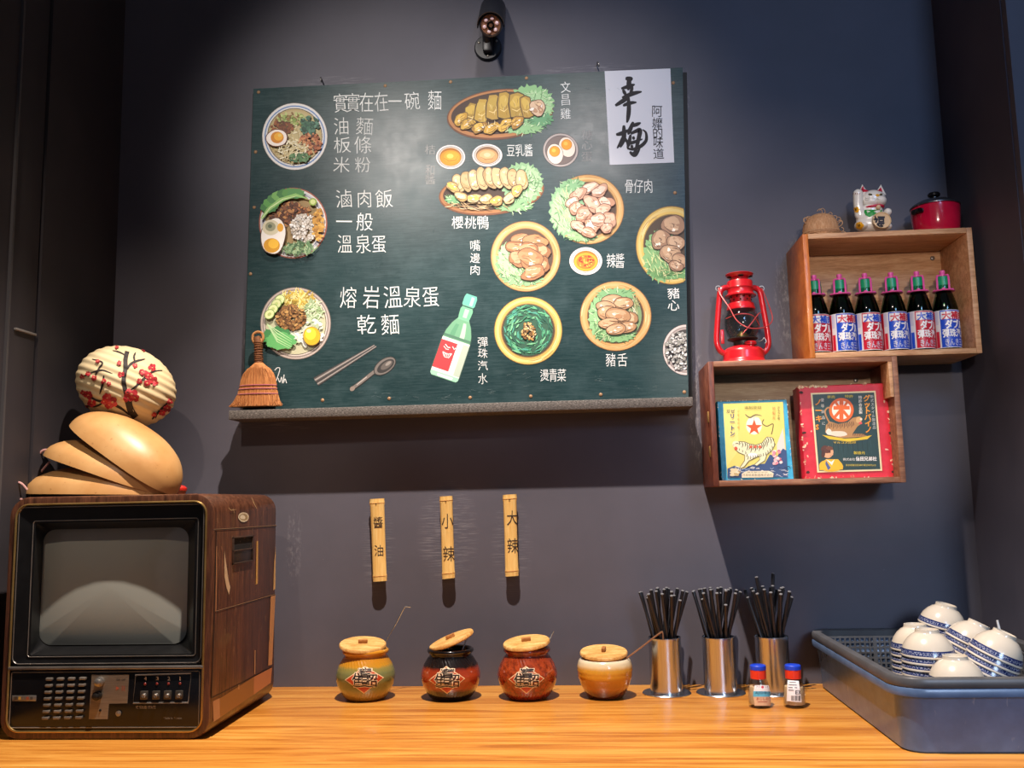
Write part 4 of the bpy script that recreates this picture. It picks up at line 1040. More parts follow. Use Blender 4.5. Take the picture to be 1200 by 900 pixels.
MB().lathe([(0, -0.20), (0.024, -0.20), (0.027, -0.195), (0.0275, -0.01), (0.0265, 0.0), (0.0235, 0.001), (0.0225, -0.004), (0, -0.004)], n=40, xf=xf).build('camera_body', BM, cctv)
m = MB()
loops = []
for d in (-0.19, 0.004, 0.010):
    lo = []
    for k in range(25):
        a = math.radians(-100 + 200 * k / 24); 
        cut = 0.0 if d < 0.01 else 0.012 * (abs(k - 12) / 12) ** 2
        lo.append(Vector((0.0315 * math.sin(a), 0.0315 * math.cos(a), d - cut)))
    for k in range(24, -1, -1):
        a = math.radians(-100 + 200 * k / 24); cut = 0.0 if d < 0.01 else 0.012 * (abs(k - 12) / 12) ** 2
        lo.append(Vector((0.0295 * math.sin(a), 0.0295 * math.cos(a), d - cut)))
    loops.append(lo)
m.loft(loops, xf=xf); m.build('sun_hood', BM, cctv)
MB().lathe([(0, -0.0035), (0.0225, -0.0035), (0.0225, -0.0028), (0, -0.0028)], n=32, xf=xf).build('lamp_board', M('copper_board', '8a6048', 'a87a60', 0.4, 0.3, scale=200), cctv)
ledm = M('lamp_lens', 'e6c4c8', 'f0d8da', 0.15, coat=0.5)
for k in range(6):
    a = 2 * PI * k / 6 + 0.25; MB().ell((0.0150 * math.cos(a), 0.0150 * math.sin(a), -0.0015), (0.0047, 0.0047, 0.003), 14, 8, None).build('lamp', ledm, cctv).matrix_local = Matrix.Translation(-cctv.location) @ xf
for o in cctv.children:
    if o.name.startswith('lamp.') or o.name == 'lamp':
        for v in o.data.vertices: v.co += cctv.location
MB().lathe([(0, -0.003), (0.0088, -0.003), (0.0088, 0.003), (0.0064, 0.003), (0.0058, -0.0015), (0, -0.0015)], n=28, xf=xf).build('lens_ring', M('lens_black', '050506', rough=0.2), cctv)
MB().ell((0, 0, -0.001), (0.0058, 0.0058, 0.0022), 18, 10).build('lens', M('lens_amber', '6a4c3a', rough=0.05, coat=1.0), cctv).matrix_local = Matrix.Translation(-cctv.location) @ xf
for o in cctv.children:
    if o.name == 'lens':
        for v in o.data.vertices: v.co += cctv.location

# ------------------------------------------------------------------ bamboo name tags
t = NT('split_bamboo'); n = t.noise(t.coords((60, 60, 4)), 3, 4, 0.6); t.fin(t.ramp(n, [(0.3, 'd8a85a'), (0.55, 'e6bf74'), (0.75, 'efd294')]), 0.35, coat=0.2); BAM = t.m
def bamboo(c4, chars, pos, sz, label):
    YT = -0.020
    TL, TR, BR_, BL = (P(u, v, y=YT) for u, v in c4)
    root = thing('bamboo_tag', label, 'bamboo tag', ((BL.x + BR_.x) / 2, 0, (BL.z + BR_.z) / 2), 'bamboo name tags on the wall')
    m = MB(); loops = []
    for t_ in (0, 0.012, 0.02, 0.045, 0.055, 0.065, 0.09, 0.5, 0.91, 0.93, 0.94, 0.955, 0.985, 1.0):
        a = TL.lerp(BL, t_); b = TR.lerp(BR_, t_); w = (b - a) / 2; cc = (a + b) / 2
        s_ = 1 + (0.05 if (0.04 < t_ < 0.07 or 0.925 < t_ < 0.96) else 0) + 0.05 * abs(2 * t_ - 1) ** 3
        lo = []
        for k in range(13):
            an = PI * k / 12; lo.append(cc - w * s_ * math.cos(an) + Vector((0, -0.008 * s_ * math.sin(an), 0)))
        for k in range(12, -1, -1):
            an = PI * k / 12; lo.append(cc - w * s_ * 0.86 * math.cos(an) + Vector((0, -0.006 * s_ * math.sin(an) + 0.003, 0)))
        loops.append(lo)
    m.loft(loops); m.build('bamboo_strip', BAM, root, smooth=50)
    m2 = MB(); e = (TL + TR) / 2 + Vector((0, 0, -0.012)); m2.tube([Vector((e.x, 0, e.z)), Vector((e.x, YT - 0.010, e.z))], 0.0012, 6); m2.build('nail', M('nail_dark', '4a3a2c', rough=0.4, metal=0.6), root)
    for tt in (0.055, 0.94):
        a = TL.lerp(BL, tt); b = TR.lerp(BR_, tt); cc = (a + b) / 2; w = (b - a) / 2
        MB().tube([cc - w * 1.06 * math.cos(PI * k / 12) + Vector((0, -0.0088 * math.sin(PI * k / 12), 0)) for k in range(13)], 0.0007, 5).build('node_ring', M('bamboo_node', 'a8682c', 'b87c40', 0.5), root)
    for ch, ps in zip(chars, pos):
        p = Paint(on_body(m.bvh(), (TL + BR_) / 2), 0.0005, 0.00001, 0.02, 3); p.sub = 1.0; p.cells(ch, [ps], sz, '33241a', 0.0, 0.08); p.build('ink_character', root, 0.7)
bamboo([(433.5, 585), (450, 584), (453, 680.5), (437.5, 681.5)], '醬油', [(442.5, 613), (443.5, 646)], (10, 13), 'bamboo tag with two inked characters, leftmost of three on the wall')
bamboo([(515.5, 582), (530, 581), (533, 677), (518.5, 678.5)], '小辣', [(523.5, 611.5), (525, 650)], (12, 17), 'bamboo tag starting with the character for small, middle of three on the wall')
bamboo([(589.5, 580), (605, 579), (607.5, 674.5), (592.5, 675.5)], '大辣', [(599.5, 608), (600, 640.5)], (11.5, 17), 'bamboo tag starting with the character for big, rightmost of three on the wall')

# ------------------------------------------------------------------ sauce jars, lids and ladles
LIDW = wood('pale_lid_wood', 'b07a38', 'd2a058', 'e8c482', (9, 40, 9), 3, 0.5)
LIDK = wood('lid_knob_wood', '8a5424', 'a86c34', 'c08a50', (9, 40, 9), 3, 0.5)
RIM = 0.104
JPROF = [(0, 0.0), (0.040, 0.0), (0.0445, 0.003), (0.052, 0.014), (0.0595, 0.028), (0.0635, 0.042), (0.0640, 0.050), (0.0620, 0.060), (0.0575, 0.070), (0.0520, 0.079), (0.0475, 0.086), (0.0455, 0.090),
         (0.0455, 0.093), (0.0490, 0.0955), (0.0505, 0.099), (0.0495, 0.1025), (0.0465, 0.104), (0.0435, 0.102), (0.0415, 0.092), (0.046, 0.080), (0.058, 0.055), (0.054, 0.03), (0.040, 0.008), (0, 0.006)]
def densify(pr, n=3):
    out = []
    for (a, b), (c, d) in zip(pr, pr[1:]):
        for k in range(n): t_ = k / n; out.append((a + (c - a) * t_, b + (d - b) * t_))
    out.append(pr[-1]); return out
def jar(cx, label, glaze, lidpose, knobrot=0.3, diamond=None, lab_bg='b8421e'):
    yc_ = -0.128; x = P(cx, 812, y=yc_).x
    root = thing('sauce_jar', label, 'sauce jar', (x, yc_, 0), None)
    top = 12
    def ridge(a, i, r, z):
        if 0.068 < z < 0.087 and i < 42: return r + 0.0007 * math.sin(46 * a + z * 420)
        if 0.004 < z < 0.018 and i < 20: return r + 0.0006 * math.sin(46 * a - z * 420)
        return r
    m = MB(); m.lathe(densify(JPROF), (x, yc_, 0), 184, fun=ridge); m.build('jar_body', glaze, root, smooth=60)
    lid(root, (x, yc_, 0), lidpose, knobrot)
    if diamond:
        L, T, Rr, B = (Vector(q) for q in diamond)
        f = on_body(m.bvh(), (x, yc_, 0.05)); p = Paint(f, 0.0004, 0.00002, 0.0, 2); p.sub = 3.0
        def quad(k, col, n=9):
            c0 = (L + T + Rr + B) / 4; c4 = [c0 + (q - c0) * k for q in (L, T, Rr, B)]; vs = []; fs = []
            for i in range(n + 1):
                for j in range(n + 1):
                    a = c4[0].lerp(c4[1], i / n); b = c4[3].lerp(c4[2], i / n); vs.append(tuple(a.lerp(b, j / n)))
            for i in range(n):
                for j in range(n): fs.append((i * (n + 1) + j, i * (n + 1) + j + 1, (i + 1) * (n + 1) + j + 1, (i + 1) * (n + 1) + j))
            p.raw(vs, fs, col)
        p.h = 0.0004; quad(1.0, 'e8c89a'); p.h = 0.0006; quad(0.93, lab_bg)
        c0 = (L + T + Rr + B) / 4; p.h = 0.0009
        lay = [('寶', 0.0, -6.6, 15, 11), ('隹', -8.6, 1.6, 11.5, 15), ('貝', -0.4, 1.6, 9, 14), ('招', 8.0, 1.8, 11.5, 13.5)]
        for w_, c_ in ((0.055, 'ead6b4'), (0.015, '2a201e')):
            for ch, dx, dy, sw_, sh_ in lay: p.cells(ch, [(c0.x + dx, c0.y + dy)], (sw_, sh_), c_, w_, 0.0)
        for w_, c_ in ((3.0, 'ead6b4'), (1.8, '2a201e')):
            p.stroke([q[:2] for q in spline([(c0.x - 13, c0.y + 7, 0), (c0.x - 8, c0.y + 8.5, 0), (c0.x, c0.y + 7.4, 0), (c0.x + 7, c0.y + 8.4, 0), (c0.x + 12, c0.y + 6.4, 0)], 5)], w_, c_, True)
        p.build('diamond_label', root, 0.35)
    return root, Vector((x, yc_, 0))
def lid(root, c, pose, knobrot, r=0.0505):
    dx, dy, z, roll, pit = pose
    xf = Matrix.Translation((c[0] + dx, c[1] + dy, z)) @ Matrix.Rotation(math.radians(-roll), 4, 'Y') @ Matrix.Rotation(math.radians(pit), 4, 'X')
    m = MB(); m.lathe([(0, 0), (r - 0.003, 0), (r, 0.0025), (r, 0.0065), (r - 0.0015, 0.0085), (0, 0.0088)], n=56, xf=xf); l = m.build('lid', LIDW, root)
    m = MB(); m.box((-0.010, -0.004, 0.0087), (0.010, 0.004, 0.0165), 0.0012, xf @ Matrix.Rotation(knobrot, 4, 'Z')); m.build('lid_knob', LIDK, l)
G1 = zglaze('olive_glaze', 0.104, [(0.02, 'a07a30'), (0.16, '98803a'), (0.26, '767640'), (0.56, '74784a'), (0.66, '8c8040'), (0.71, 'b8821f'), (0.86, 'bc7a1c'), (1.0, 'c88822')])  # amber at the foot is the counter's reflection put into the glaze colour
G2 = zglaze('black_red_glaze', 0.104, [(0.10, '1a100d'), (0.19, '2a140e'), (0.26, '96381c'), (0.50, 'a44020'), (0.62, '8a3018'), (0.68, '1c1210'), (0.80, '140e0d'), (1.0, '0f0b0b')])
G3 = zglaze('mottled_brown_glaze', 0.104, [(0.0, '84301a'), (0.30, 'a4421e'), (0.60, 'a84620'), (0.80, '8e3618'), (1.0, '983c1a')], mott='5a1e10')
j1, c1 = jar(428.5, 'olive green and amber sauce jar with a flat wooden lid, nearest the television', G1, (-0.006, -0.002, 0.1075, -3.5, 9), 0.25, [(404, 796.7), (427.7, 780.4), (450, 794), (426.5, 812.8)])
j2, c2 = jar(528.5, 'black and red-brown sauce jar with its wooden lid tipped steeply up', G2, (0.004, 0.0, 0.1165, 20, 5), 0.1, [(502.5, 797), (523, 780.5), (545, 795), (524, 813)])
j3, c3 = jar(618.5, 'mottled red-brown sauce jar with a slightly tilted wooden lid', G3, (0.0, -0.002, 0.1085, 5, 8), 0.0, [(596, 796), (616, 780.5), (638, 795), (617, 813)])
# fourth jar: squat honey pot
yc4 = -0.128; x4 = P(709.5, 811, y=yc4).x
j4 = thing('sauce_jar', 'squat cream and honey-brown pot with a wooden lid beside the steel chopstick holders', 'sauce jar', (x4, yc4, 0))
G4 = zglaze('honey_glaze', 0.082, [(0.06, '4a2410'), (0.16, '6a3414'), (0.28, 'b06e1e'), (0.55, 'c8861e'), (0.75, 'd29a34'), (0.86, 'd8c49a'), (1.0, 'd4c8ae')])
pr4 = densify([(0, 0), (0.036, 0), (0.039, 0.003), (0.045, 0.014), (0.052, 0.028), (0.0575, 0.044), (0.0590, 0.058), (0.0580, 0.068), (0.0550, 0.076), (0.0515, 0.080), (0.0480, 0.0805), (0.0470, 0.077), (0.049, 0.06), (0.044, 0.02), (0, 0.008)])
MB().lathe(pr4, (x4, yc4, 0), 72, fun=lambda a, i, r, z: r + (0.0004 * math.sin(z * 900) if 0.02 < z < 0.07 and i < 24 else 0)).build('jar_body', G4, j4, smooth=60)
lid(j4, (x4, yc4, 0), (-0.001, -0.002, 0.0865, 0, 8), 1.4)
STEEL = NT('brushed_steel'); n = STEEL.noise(STEEL.coords((200, 200, 2)), 3, 3, 0.6)
STEEL.fin(STEEL.ramp(n, [(0.3, 'b4b8be'), (0.7, 'd0d4da')]), STEEL.ramp(n, [(0.3, 0.20), (0.7, 0.27)]), 1.0); STEEL = STEEL.m
COP = M('warm_steel_handle', '9a7458', 'b48c6c', 0.35, 0.7)
def ladle(name, pts, r, mat, label, c):
    m = MB(); w = spline(pts, 6); m.tube(w, r, 8)
    m.ell((c.x, c.y, 0.024), (0.016, 0.016, 0.008), 16, 8)
    tag(m.build(name, mat, loc=(c.x, c.y, 0.016)), label, 'ladle', 'ladles in the sauce jars')
def wp(u, v, y): q = P(u, v, y=y); return tuple(q)
ladle('sauce_ladle', [(c1.x, c1.y, 0.026), wp(444, 772, -0.12), wp(453, 750, -0.105), wp(464, 731, -0.095), wp(473, 713.5, -0.088), wp(476, 711, -0.086), wp(481, 711.5, -0.08)], 0.0014, STEEL, 'thin steel ladle with a hooked end leaning out of the olive jar', c1)
ladle('sauce_ladle', [(c2.x, c2.y, 0.026), wp(539, 770, -0.12), wp(545, 754, -0.11), wp(547.5, 747, -0.105), wp(549, 744, -0.104)], 0.0016, STEEL, 'steel ladle handle showing under the tipped lid of the black jar', c2)
ladle('sauce_ladle', [(c3.x, c3.y, 0.026), wp(632, 775, -0.12), wp(640, 757, -0.105), wp(645, 747, -0.095), wp(648.5, 739.5, -0.09)], 0.0017, STEEL, 'short steel ladle handle poking out of the mottled red-brown jar', c3)
C4 = Vector((x4, yc4, 0))
ladle('sauce_ladle', [(x4, yc4, 0.026), wp(722, 781, -0.14), wp(730, 774.5, -0.145), wp(752, 758, -0.15), wp(773, 742, -0.155), wp(776.5, 741.5, -0.157), wp(777.2, 750, -0.158)], 0.0017, COP, 'warm brown ladle with a bent tip leaning out of the squat honey pot', C4)

# ------------------------------------------------------------------ steel holders and chopsticks
CHOP = M('black_chopstick', '17171a', '202024', 0.35)
CHE = M('chopstick_tip', '6a6a6c', '8a8a8a', 0.3)
proto = thing('chopstick', 'black chopstick', 'chopstick', (0, 0, 0)); ORIG[proto.name] = Vector((0, 0, 0))
m = MB(); m.tube([(0, 0, 0), (0, 0, 0.10), (0, 0, 0.213)], [0.0016, 0.0027, 0.0038], 8); m.build('stick', CHOP, proto)
m = MB(); m.lathe([(0.0038, 0.2128), (0.0034, 0.2144), (0.0020, 0.2150), (0, 0.2152)], n=8); m.build('end_cap', CHE, proto)
first = True
HR = 0.0345; HH = 0.118
def holder(cx, y, label, stick_label, group, seed, tall=()):
    global first
    x = P(cx, 812, y=y).x
    root = thing('chopstick_holder', label, 'chopstick holder', (x, y, 0), None)
    m = MB(); m.lathe([(0, 0.0035), (HR, 0.0035), (HR, 0.112), (HR + 0.0012, 0.1165), (HR + 0.001, HH), (HR - 0.0006, HH), (HR - 0.0012, 0.114), (HR - 0.0015, 0.006), (0, 0.006)], (x, y, 0), 56); m.build('steel_cup', STEEL, root)
    m = MB(); m.lathe([(0, 0), (0.0515, 0), (0.0520, 0.0015), (0.0500, 0.0035), (0, 0.0040)], (x, y, 0), 56); m.build('base_flange', STEEL, root)
    r = random.Random(seed); n = 25
    for k in range(n):
        a = 2 * PI * (k * 0.381966) + r.uniform(-0.03, 0.03); q = math.sqrt((k + 0.5) / n)
        bx = 0.0205 * q * math.cos(a + 2.1); by = 0.0205 * q * math.sin(a + 2.1)
        tx = 0.0585 * q * math.cos(a); ty = 0.0585 * q * math.sin(a)
        z0 = 0.0065 + r.uniform(0, 0.003)
        if k in tall: z0 += 0.022 + 0.006 * (k % 2)
        if r.random() < 0.22 and k not in tall: z0 = 0.0065; shrink = r.uniform(0.90, 0.95)
        else: shrink = 1.0
        d = Vector((tx - bx, ty - by, 0.205)).normalized(); rot = d.to_track_quat('Z', 'Y').to_euler()
        o = proto if first else dup(proto, (0, 0, 0))
        first = False
        o.location = (x + bx, y + by, z0); o.rotation_euler = rot; o.scale = (1, 1, shrink)
        o['label'] = stick_label; o['group'] = group
holder(781.3, -0.095, 'steel chopstick holder nearest the squat honey pot', 'black chopstick standing in the steel holder nearest the honey pot', 'chopsticks in the holder by the honey pot', 21)
holder(844.8, -0.095, 'steel chopstick holder in the middle of the three', 'black chopstick standing in the middle steel holder', 'chopsticks in the middle holder', 22)
holder(907.5, -0.095, 'steel chopstick holder behind the two seasoning bottles', 'black chopstick standing in the steel holder behind the seasoning bottles', 'chopsticks in the holder behind the bottles', 23, (3, 4))

# ------------------------------------------------------------------ seasoning bottles
CLEAR = thin_glass('clear_glass', 'f4f2ec')
POW = M('pale_seasoning', 'ecdcc0', 'd0b490', 0.9, scale=500)
def seasoning(u, v, label, front):
    q = P(u, v, z=0); x, y = q.x, q.y + 0.0215
    root = thing('seasoning_bottle', label, 'seasoning bottle', (x, y, 0))
    pr = [(0, 0.0), (0.0195, 0.0), (0.0212, 0.002), (0.0216, 0.010), (0.0214, 0.026), (0.0205, 0.038), (0.0180, 0.048), (0.0150, 0.055), (0.0142, 0.058), (0.0128, 0.058), (0.0135, 0.054), (0.0165, 0.047), (0.0190, 0.037), (0.0198, 0.026), (0.0200, 0.010), (0.0196, 0.006), (0, 0.005)]
    m = MB(); m.lathe(pr, (x, y, 0), 40); m.build('glass_body', CLEAR, root)
    MB().lathe([(0, 0.0055), (0.0190, 0.0062), (0.0195, 0.010), (0.0193, 0.026), (0.0186, 0.036), (0.0178, 0.0395), (0, 0.041)], (x, y, 0), 32).build('powder', POW, root)
    MB().lathe([(0.0135, 0.0545), (0.0152, 0.055), (0.0152, 0.0715), (0.0135, 0.0720), (0, 0.072)], (x, y, 0), 48, fun=lambda a, i, r, z: r + 0.00025 * math.sin(40 * a) if r > 0.015 else r).build('red_cap', M('orange_red_plastic', 'd8321c', 'e23c22', 0.35), root)
    MB().lathe([(0, 0.072), (0.0156, 0.0721), (0.0158, 0.0745), (0.0156, 0.0795), (0.0140, 0.0810), (0, 0.0812)], (x, y, 0), 40).build('blue_lid', M('blue_plastic', '1a3ec0', '2048d0', 0.3), root)
    f0 = on_body(m.bvh(), (x, y, 0.03)); p = Paint(f0, 0.0003, 0.00004, 0.0, 3); p.sub = 1.6
    du = u - 893; dv = v - 830
    def grid(c4, col, n=8):
        vs = []; fs = []; c4 = [Vector((a + du, b + dv)) for a, b in c4]
        for i in range(n + 1):
            for j in range(n + 1): vs.append(tuple(c4[0].lerp(c4[1], i / n).lerp(c4[3].lerp(c4[2], i / n), j / n)))
        for i in range(n):
            for j in range(n): fs.append((i * (n + 1) + j, i * (n + 1) + j + 1, (i + 1) * (n + 1) + j + 1, (i + 1) * (n + 1) + j))
        p.raw(vs, fs, col)
    if front:
        grid([(884.5, 802), (900.5, 802), (902.5, 809.5), (883, 809.5)], 'e8e4e2'); grid([(882.8, 809), (903.2, 809), (903.4, 815.5), (882.6, 815.5)], '5ab0cc'); grid([(883, 815.5), (903.4, 815.5), (902.8, 826), (884.4, 826)], 'd9b48e')
        p.fit('AJISHIO', 885, 810.3, 902, 814.4, '24323c', 0.01); p.ell(893.5, 805.2, 1.6, 1.6, 'c03a4c', n=12); p.fit('アジ', 886, 803.6, 891, 806.2, '5a5058'); p.fit('シオ', 896, 803.6, 900, 806.2, '5a5058')
        p.fit('あじしお', 886.5, 817, 900.5, 820.5, 'b05038', 0.01); p.stroke([(888, 822.5), (899, 822.3)], 0.8, 'b05038')
    else:
        grid([(881.5, 796), (894.5, 797), (898.0, 822), (880.5, 820.5)], 'eae6e4')
        for k in range(9): p.poly([(885.6 + k * 1.25 + du, 814.2 + dv), (886.2 + k * 1.25 + [0, .3, 0][k % 3] + du, 814.2 + dv), (886.3 + k * 1.25 + [0, .3, 0][k % 3] + du, 820.2 + dv), (885.7 + k * 1.25 + du, 820.2 + dv)], '2a2624')
        for (a, b, w_) in ((884, 798.5, 7), (883, 801.5, 9), (882.5, 804.5, 5), (889.5, 804.6, 3), (882.5, 807.5, 6)): p.stroke([(a + du, b + dv), (a + w_ + du, b + 0.3 + dv)], 0.8, '6a6468')
        p.fit('E3', 890.5 + du, 808 + dv, 896.0 + du, 812.6 + dv, '2a2624', 0.01)
    p.build('paper_label', root, 0.5)
seasoning(893, 831, 'seasoning bottle with a blue banded front label, before the steel holder', True)
seasoning(934.5, 831, 'seasoning bottle turned to its barcode label, beside the grey tub', False)

# ------------------------------------------------------------------ grey tub, basket, spoons and bowls
TX0, TX1, TY0, TY1 = 0.497, 0.877, -0.588, -0.004
TUB = NT('grey_tub_plastic'); n = TUB.noise(TUB.coords((1, 1, 1)), 26, 3, 0.6); w_ = TUB.noise(TUB.coords((60, 60, 24)), 1.2, 3, 0.6)
TUB.fin(TUB.mix(TUB.ramp(w_, [(0.66, 0.0), (0.76, 0.30)]), TUB.ramp(n, [(0.3, '4e6280'), (0.7, '5a7092')]), 'b4b8c0'), 0.27, spec=0.5); TUB = TUB.m
BASK = M('dark_basket_plastic', '4c4c4e', '565657', 0.38)
def RL(g, z, r, x0=TX0, x1=TX1, y0=TY0, y1=TY1): return [Vector((x, y, z)) for x, y in rrect(x0 + g, y0 + g, x1 - g, y1 - g, r, 7)]
tub = thing('plastic_tub', 'long grey plastic tub on the right of the counter holding a basket of bowls', 'tub', ((TX0 + TX1) / 2, (TY0 + TY1) / 2, 0))
m = MB(); m.loft([RL(0.020, 0.0, 0.03), RL(0.0165, 0.003, 0.034), RL(0.009, 0.088, 0.044), RL(0.008, 0.090, 0.045), RL(0.0, 0.090, 0.052), RL(-0.0005, 0.093, 0.052), RL(-0.0005, 0.101, 0.052), RL(0.001, 0.1035, 0.051), RL(0.010, 0.1035, 0.044), RL(0.012, 0.100, 0.042), RL(0.022, 0.005, 0.03)], True, True)
m.build('tub_shell', TUB, tub)
bas = thing('mesh_basket', 'dark plastic mesh basket set inside the grey tub', 'basket', ((TX0 + TX1) / 2, (TY0 + TY1) / 2, 0.012))
m = MB(); m.loft([RL(0.001, 0.1045, 0.051), RL(0.0, 0.107, 0.052), RL(0.0, 0.117, 0.052), RL(0.002, 0.1195, 0.050), RL(0.016, 0.1195, 0.038), RL(0.0185, 0.117, 0.036), RL(0.0185, 0.1045, 0.036)], False, False, ring=True); m.build('basket_rim', BASK, bas)
m = MB(); g = 0.0315; bx0, bx1, by0, by1 = TX0 + g, TX1 - g, TY0 + g, TY1 - g; bz0, bz1 = 0.016, 0.1050; pit = 0.0105; th = 0.0036
def bars(a, b, fix, axis):
    L = b - a; n = int(L / pit)
    for k in range(n + 1):
        q = a + L * k / n; wd = th * (2.2 if k in (n // 3, 2 * n // 3) else 1)
        if axis == 'x': m.box((q - wd / 2, fix - 0.0014, bz0), (q + wd / 2, fix + 0.0014, bz1), 0)
        else: m.box((fix - 0.0014, q - wd / 2, bz0), (fix + 0.0014, q + wd / 2, bz1), 0)
    nz = 8
    for k in range(nz + 1):
        z = bz0 + (bz1 - bz0) * k / nz
        if axis == 'x': m.box((a, fix - 0.0013, z - th / 2), (b, fix + 0.0013, z + th / 2), 0)
        else: m.box((fix - 0.0013, a, z - th / 2), (fix + 0.0013, b, z + th / 2), 0)
bars(bx0, bx1, by0, 'x'); bars(bx0, bx1, by1, 'x'); bars(by0, by1, bx0, 'y'); bars(by0, by1, bx1, 'y')
m.build('mesh_wall', BASK, bas, smooth=0)
MB().box((bx0, by0, 0.012), (bx1, by1, 0.0165), 0.001).build('basket_floor', BASK, bas)
FLOORZ = 0.0168
# bowls
t = NT('bowl_porcelain'); tc = t.node('ShaderNodeTexCoord'); sx = t.node('ShaderNodeSeparateXYZ'); t.link(tc.outputs['Object'], sx.inputs[0])
zz_ = t.math('DIVIDE', sx.outputs[2], 0.052)
base = t.ramp(zz_, [(0.0, 'd8cdbd'), (0.055, 'd8cdbd'), (0.075, '24305e'), (0.26, '24305e'), (0.28, 'c9beac')], 'CONSTANT')
v = t.node('ShaderNodeTexVoronoi', feature='DISTANCE_TO_EDGE'); v.inputs['Scale'].default_value = 190; t.link(tc.outputs['Object'], v.inputs['Vector'])
dots = t.ramp(v.outputs[0], [(0.0, 0.75), (0.10, 0.0)]); band = t.ramp(zz_, [(0.0, 0.0), (0.105, 1.0), (0.23, 0.0)], 'CONSTANT')
PORC = t.fin(t.mix(t.math('MULTIPLY', dots, band), base, 'b8bccb'), 0.2, coat=0.4)
bproto = MB()
bpr = [(0.0470, 0.0), (0.0474, 0.0012), (0.0468, 0.004), (0.0445, 0.013), (0.0405, 0.024), (0.0340, 0.034), (0.0265, 0.0415), (0.0215, 0.0445), (0.0208, 0.0460), (0.0204, 0.0515), (0.0188, 0.0520), (0.0182, 0.0470), (0, 0.0465),
       (0, 0.0440), (0.020, 0.0415), (0.0320, 0.0315), (0.0385, 0.022), (0.0425, 0.012), (0.0448, 0.003), (0.0455, 0.0004)]
bproto.loft([[Vector((max(r_, 1e-5) * math.cos(2 * PI * k / 48), max(r_, 1e-5) * math.sin(2 * PI * k / 48), z_)) for k in range(48)] for r_, z_ in bpr], False, False, ring=True)
bowl0 = bproto.build('rice_bowl', PORC, loc=(0, 0, 0), smooth=50)
firstb = True
ORD = ['top', 'second', 'third', 'fourth', 'fifth', 'sixth', 'seventh']
def stack(u, v, y, n, tiltx, tilty, group, desc, sp=0.0116):
    global firstb
    F_ = P(u, v, y=y); ax_ = Vector((math.sin(math.radians(tiltx)), -math.sin(math.radians(tilty)), 1)).normalized(); rot = ax_.to_track_quat('Z', 'Y').to_euler()
    for k in range(n):
        o = bowl0 if firstb else bowl0.copy()
        if not firstb: COL.objects.link(o)
        o.scale = (1, 1, 0.92); firstb = False
        o.location = F_ - ax_ * (0.0475 + sp * k); o.rotation_euler = rot
        lab = (ORD[k] + ' upturned blue-banded bowl of the ' + desc) if n > 1 else desc
        tag(o, lab, 'bowl', group)
stack(1072, 731, -0.27, 7, 0, 0, 'bowls in the upright stack at the back', 'upright stack nearest the basket mesh')
stack(1086, 737, -0.37, 7, 1, 0, 'bowls in the upright stack at the front', 'upright stack nearest the tub rim')
stack(1119, 768, -0.445, 4, 0, 0, 'bowls in the low stack', 'low stack at the front of the basket')
stack(1109, 708, -0.13, 4, 14, 6, 'bowls in the leaning stack at the wall', 'leaning stack against the back wall')
stack(1148, 730, -0.235, 3, 31, 6, 'bowls in the short leaning stack', 'short leaning stack in the middle of the bowls')
stack(1178, 741, -0.36, 5, 27, 8, 'bowls in the tilted stack on the right', 'tall tilted stack on the right of the basket')
# black spoons
sp0 = MB(); lo = []
for i in range(15):
    q = i / 14; x = -0.065 + 0.13 * q
    w = 0.0055 + 0.001 * math.sin(q * 8) if q < 0.55 else 0.0215 * math.sqrt(max(0.0004, 1 - ((q - 0.78) / 0.225) ** 2)); w = max(w, 0.0055 if q < 0.6 else 0.001)
    zc = 0.016 - 0.014 * min(1, q / 0.6); dep = 0.002 if q < 0.55 else 0.0085 * math.sqrt(max(0.001, 1 - ((q - 0.78) / 0.225) ** 2))
    l = []
    for k in range(9): a = PI * k / 8; l.append(Vector((x, -w * math.cos(a), zc + 0.009 - dep * math.sin(a))))
    for k in range(8, -1, -1): a = PI * k / 8; l.append(Vector((x, -w * 0.88 * math.cos(a), zc + 0.009 - (dep - 0.0016) * math.sin(a) + 0.0004)))
    lo.append(l)
sp0.loft(lo); s0 = sp0.build('soup_spoon', M('black_melamine', '0a0a0b', '121213', 0.18), loc=(0, 0, 0), smooth=50)
r = random.Random(9); spots = []
for k in range(14):
    o = s0 if k == 0 else s0.copy()
    if k: COL.objects.link(o)
    o.location = (0.578 + 0.024 * (k % 3) + r.uniform(-0.006, 0.006), -0.14 - 0.023 * k + r.uniform(-0.006, 0.006), FLOORZ + 0.003 + 0.010 * (k % 3)); o.rotation_euler = (r.uniform(-0.15, 0.15), r.uniform(-0.05, 0.05), PI / 2 + r.uniform(-0.45, 0.45) + (PI if k % 3 == 0 else 0))
    tag(o, 'black soup spoon in the pile on the basket floor beside the bowls', 'spoon', 'black spoons in the basket')
q0 = P(1171, 737, y=-0.20); q1 = P(1168.7, 727, y=-0.20); d = (q1 - q0).normalized()
m = MB(); m.tube([q0 - d * 0.07, q0, q1], [0.0028, 0.0026, 0.0022], 8); tag(m.build('white_stick', M('white_plastic', 'e8e6e2', rough=0.4), loc=tuple(q0 - d * 0.07)), 'thin white handle poking up behind the tilted stack of bowls', 'stick')

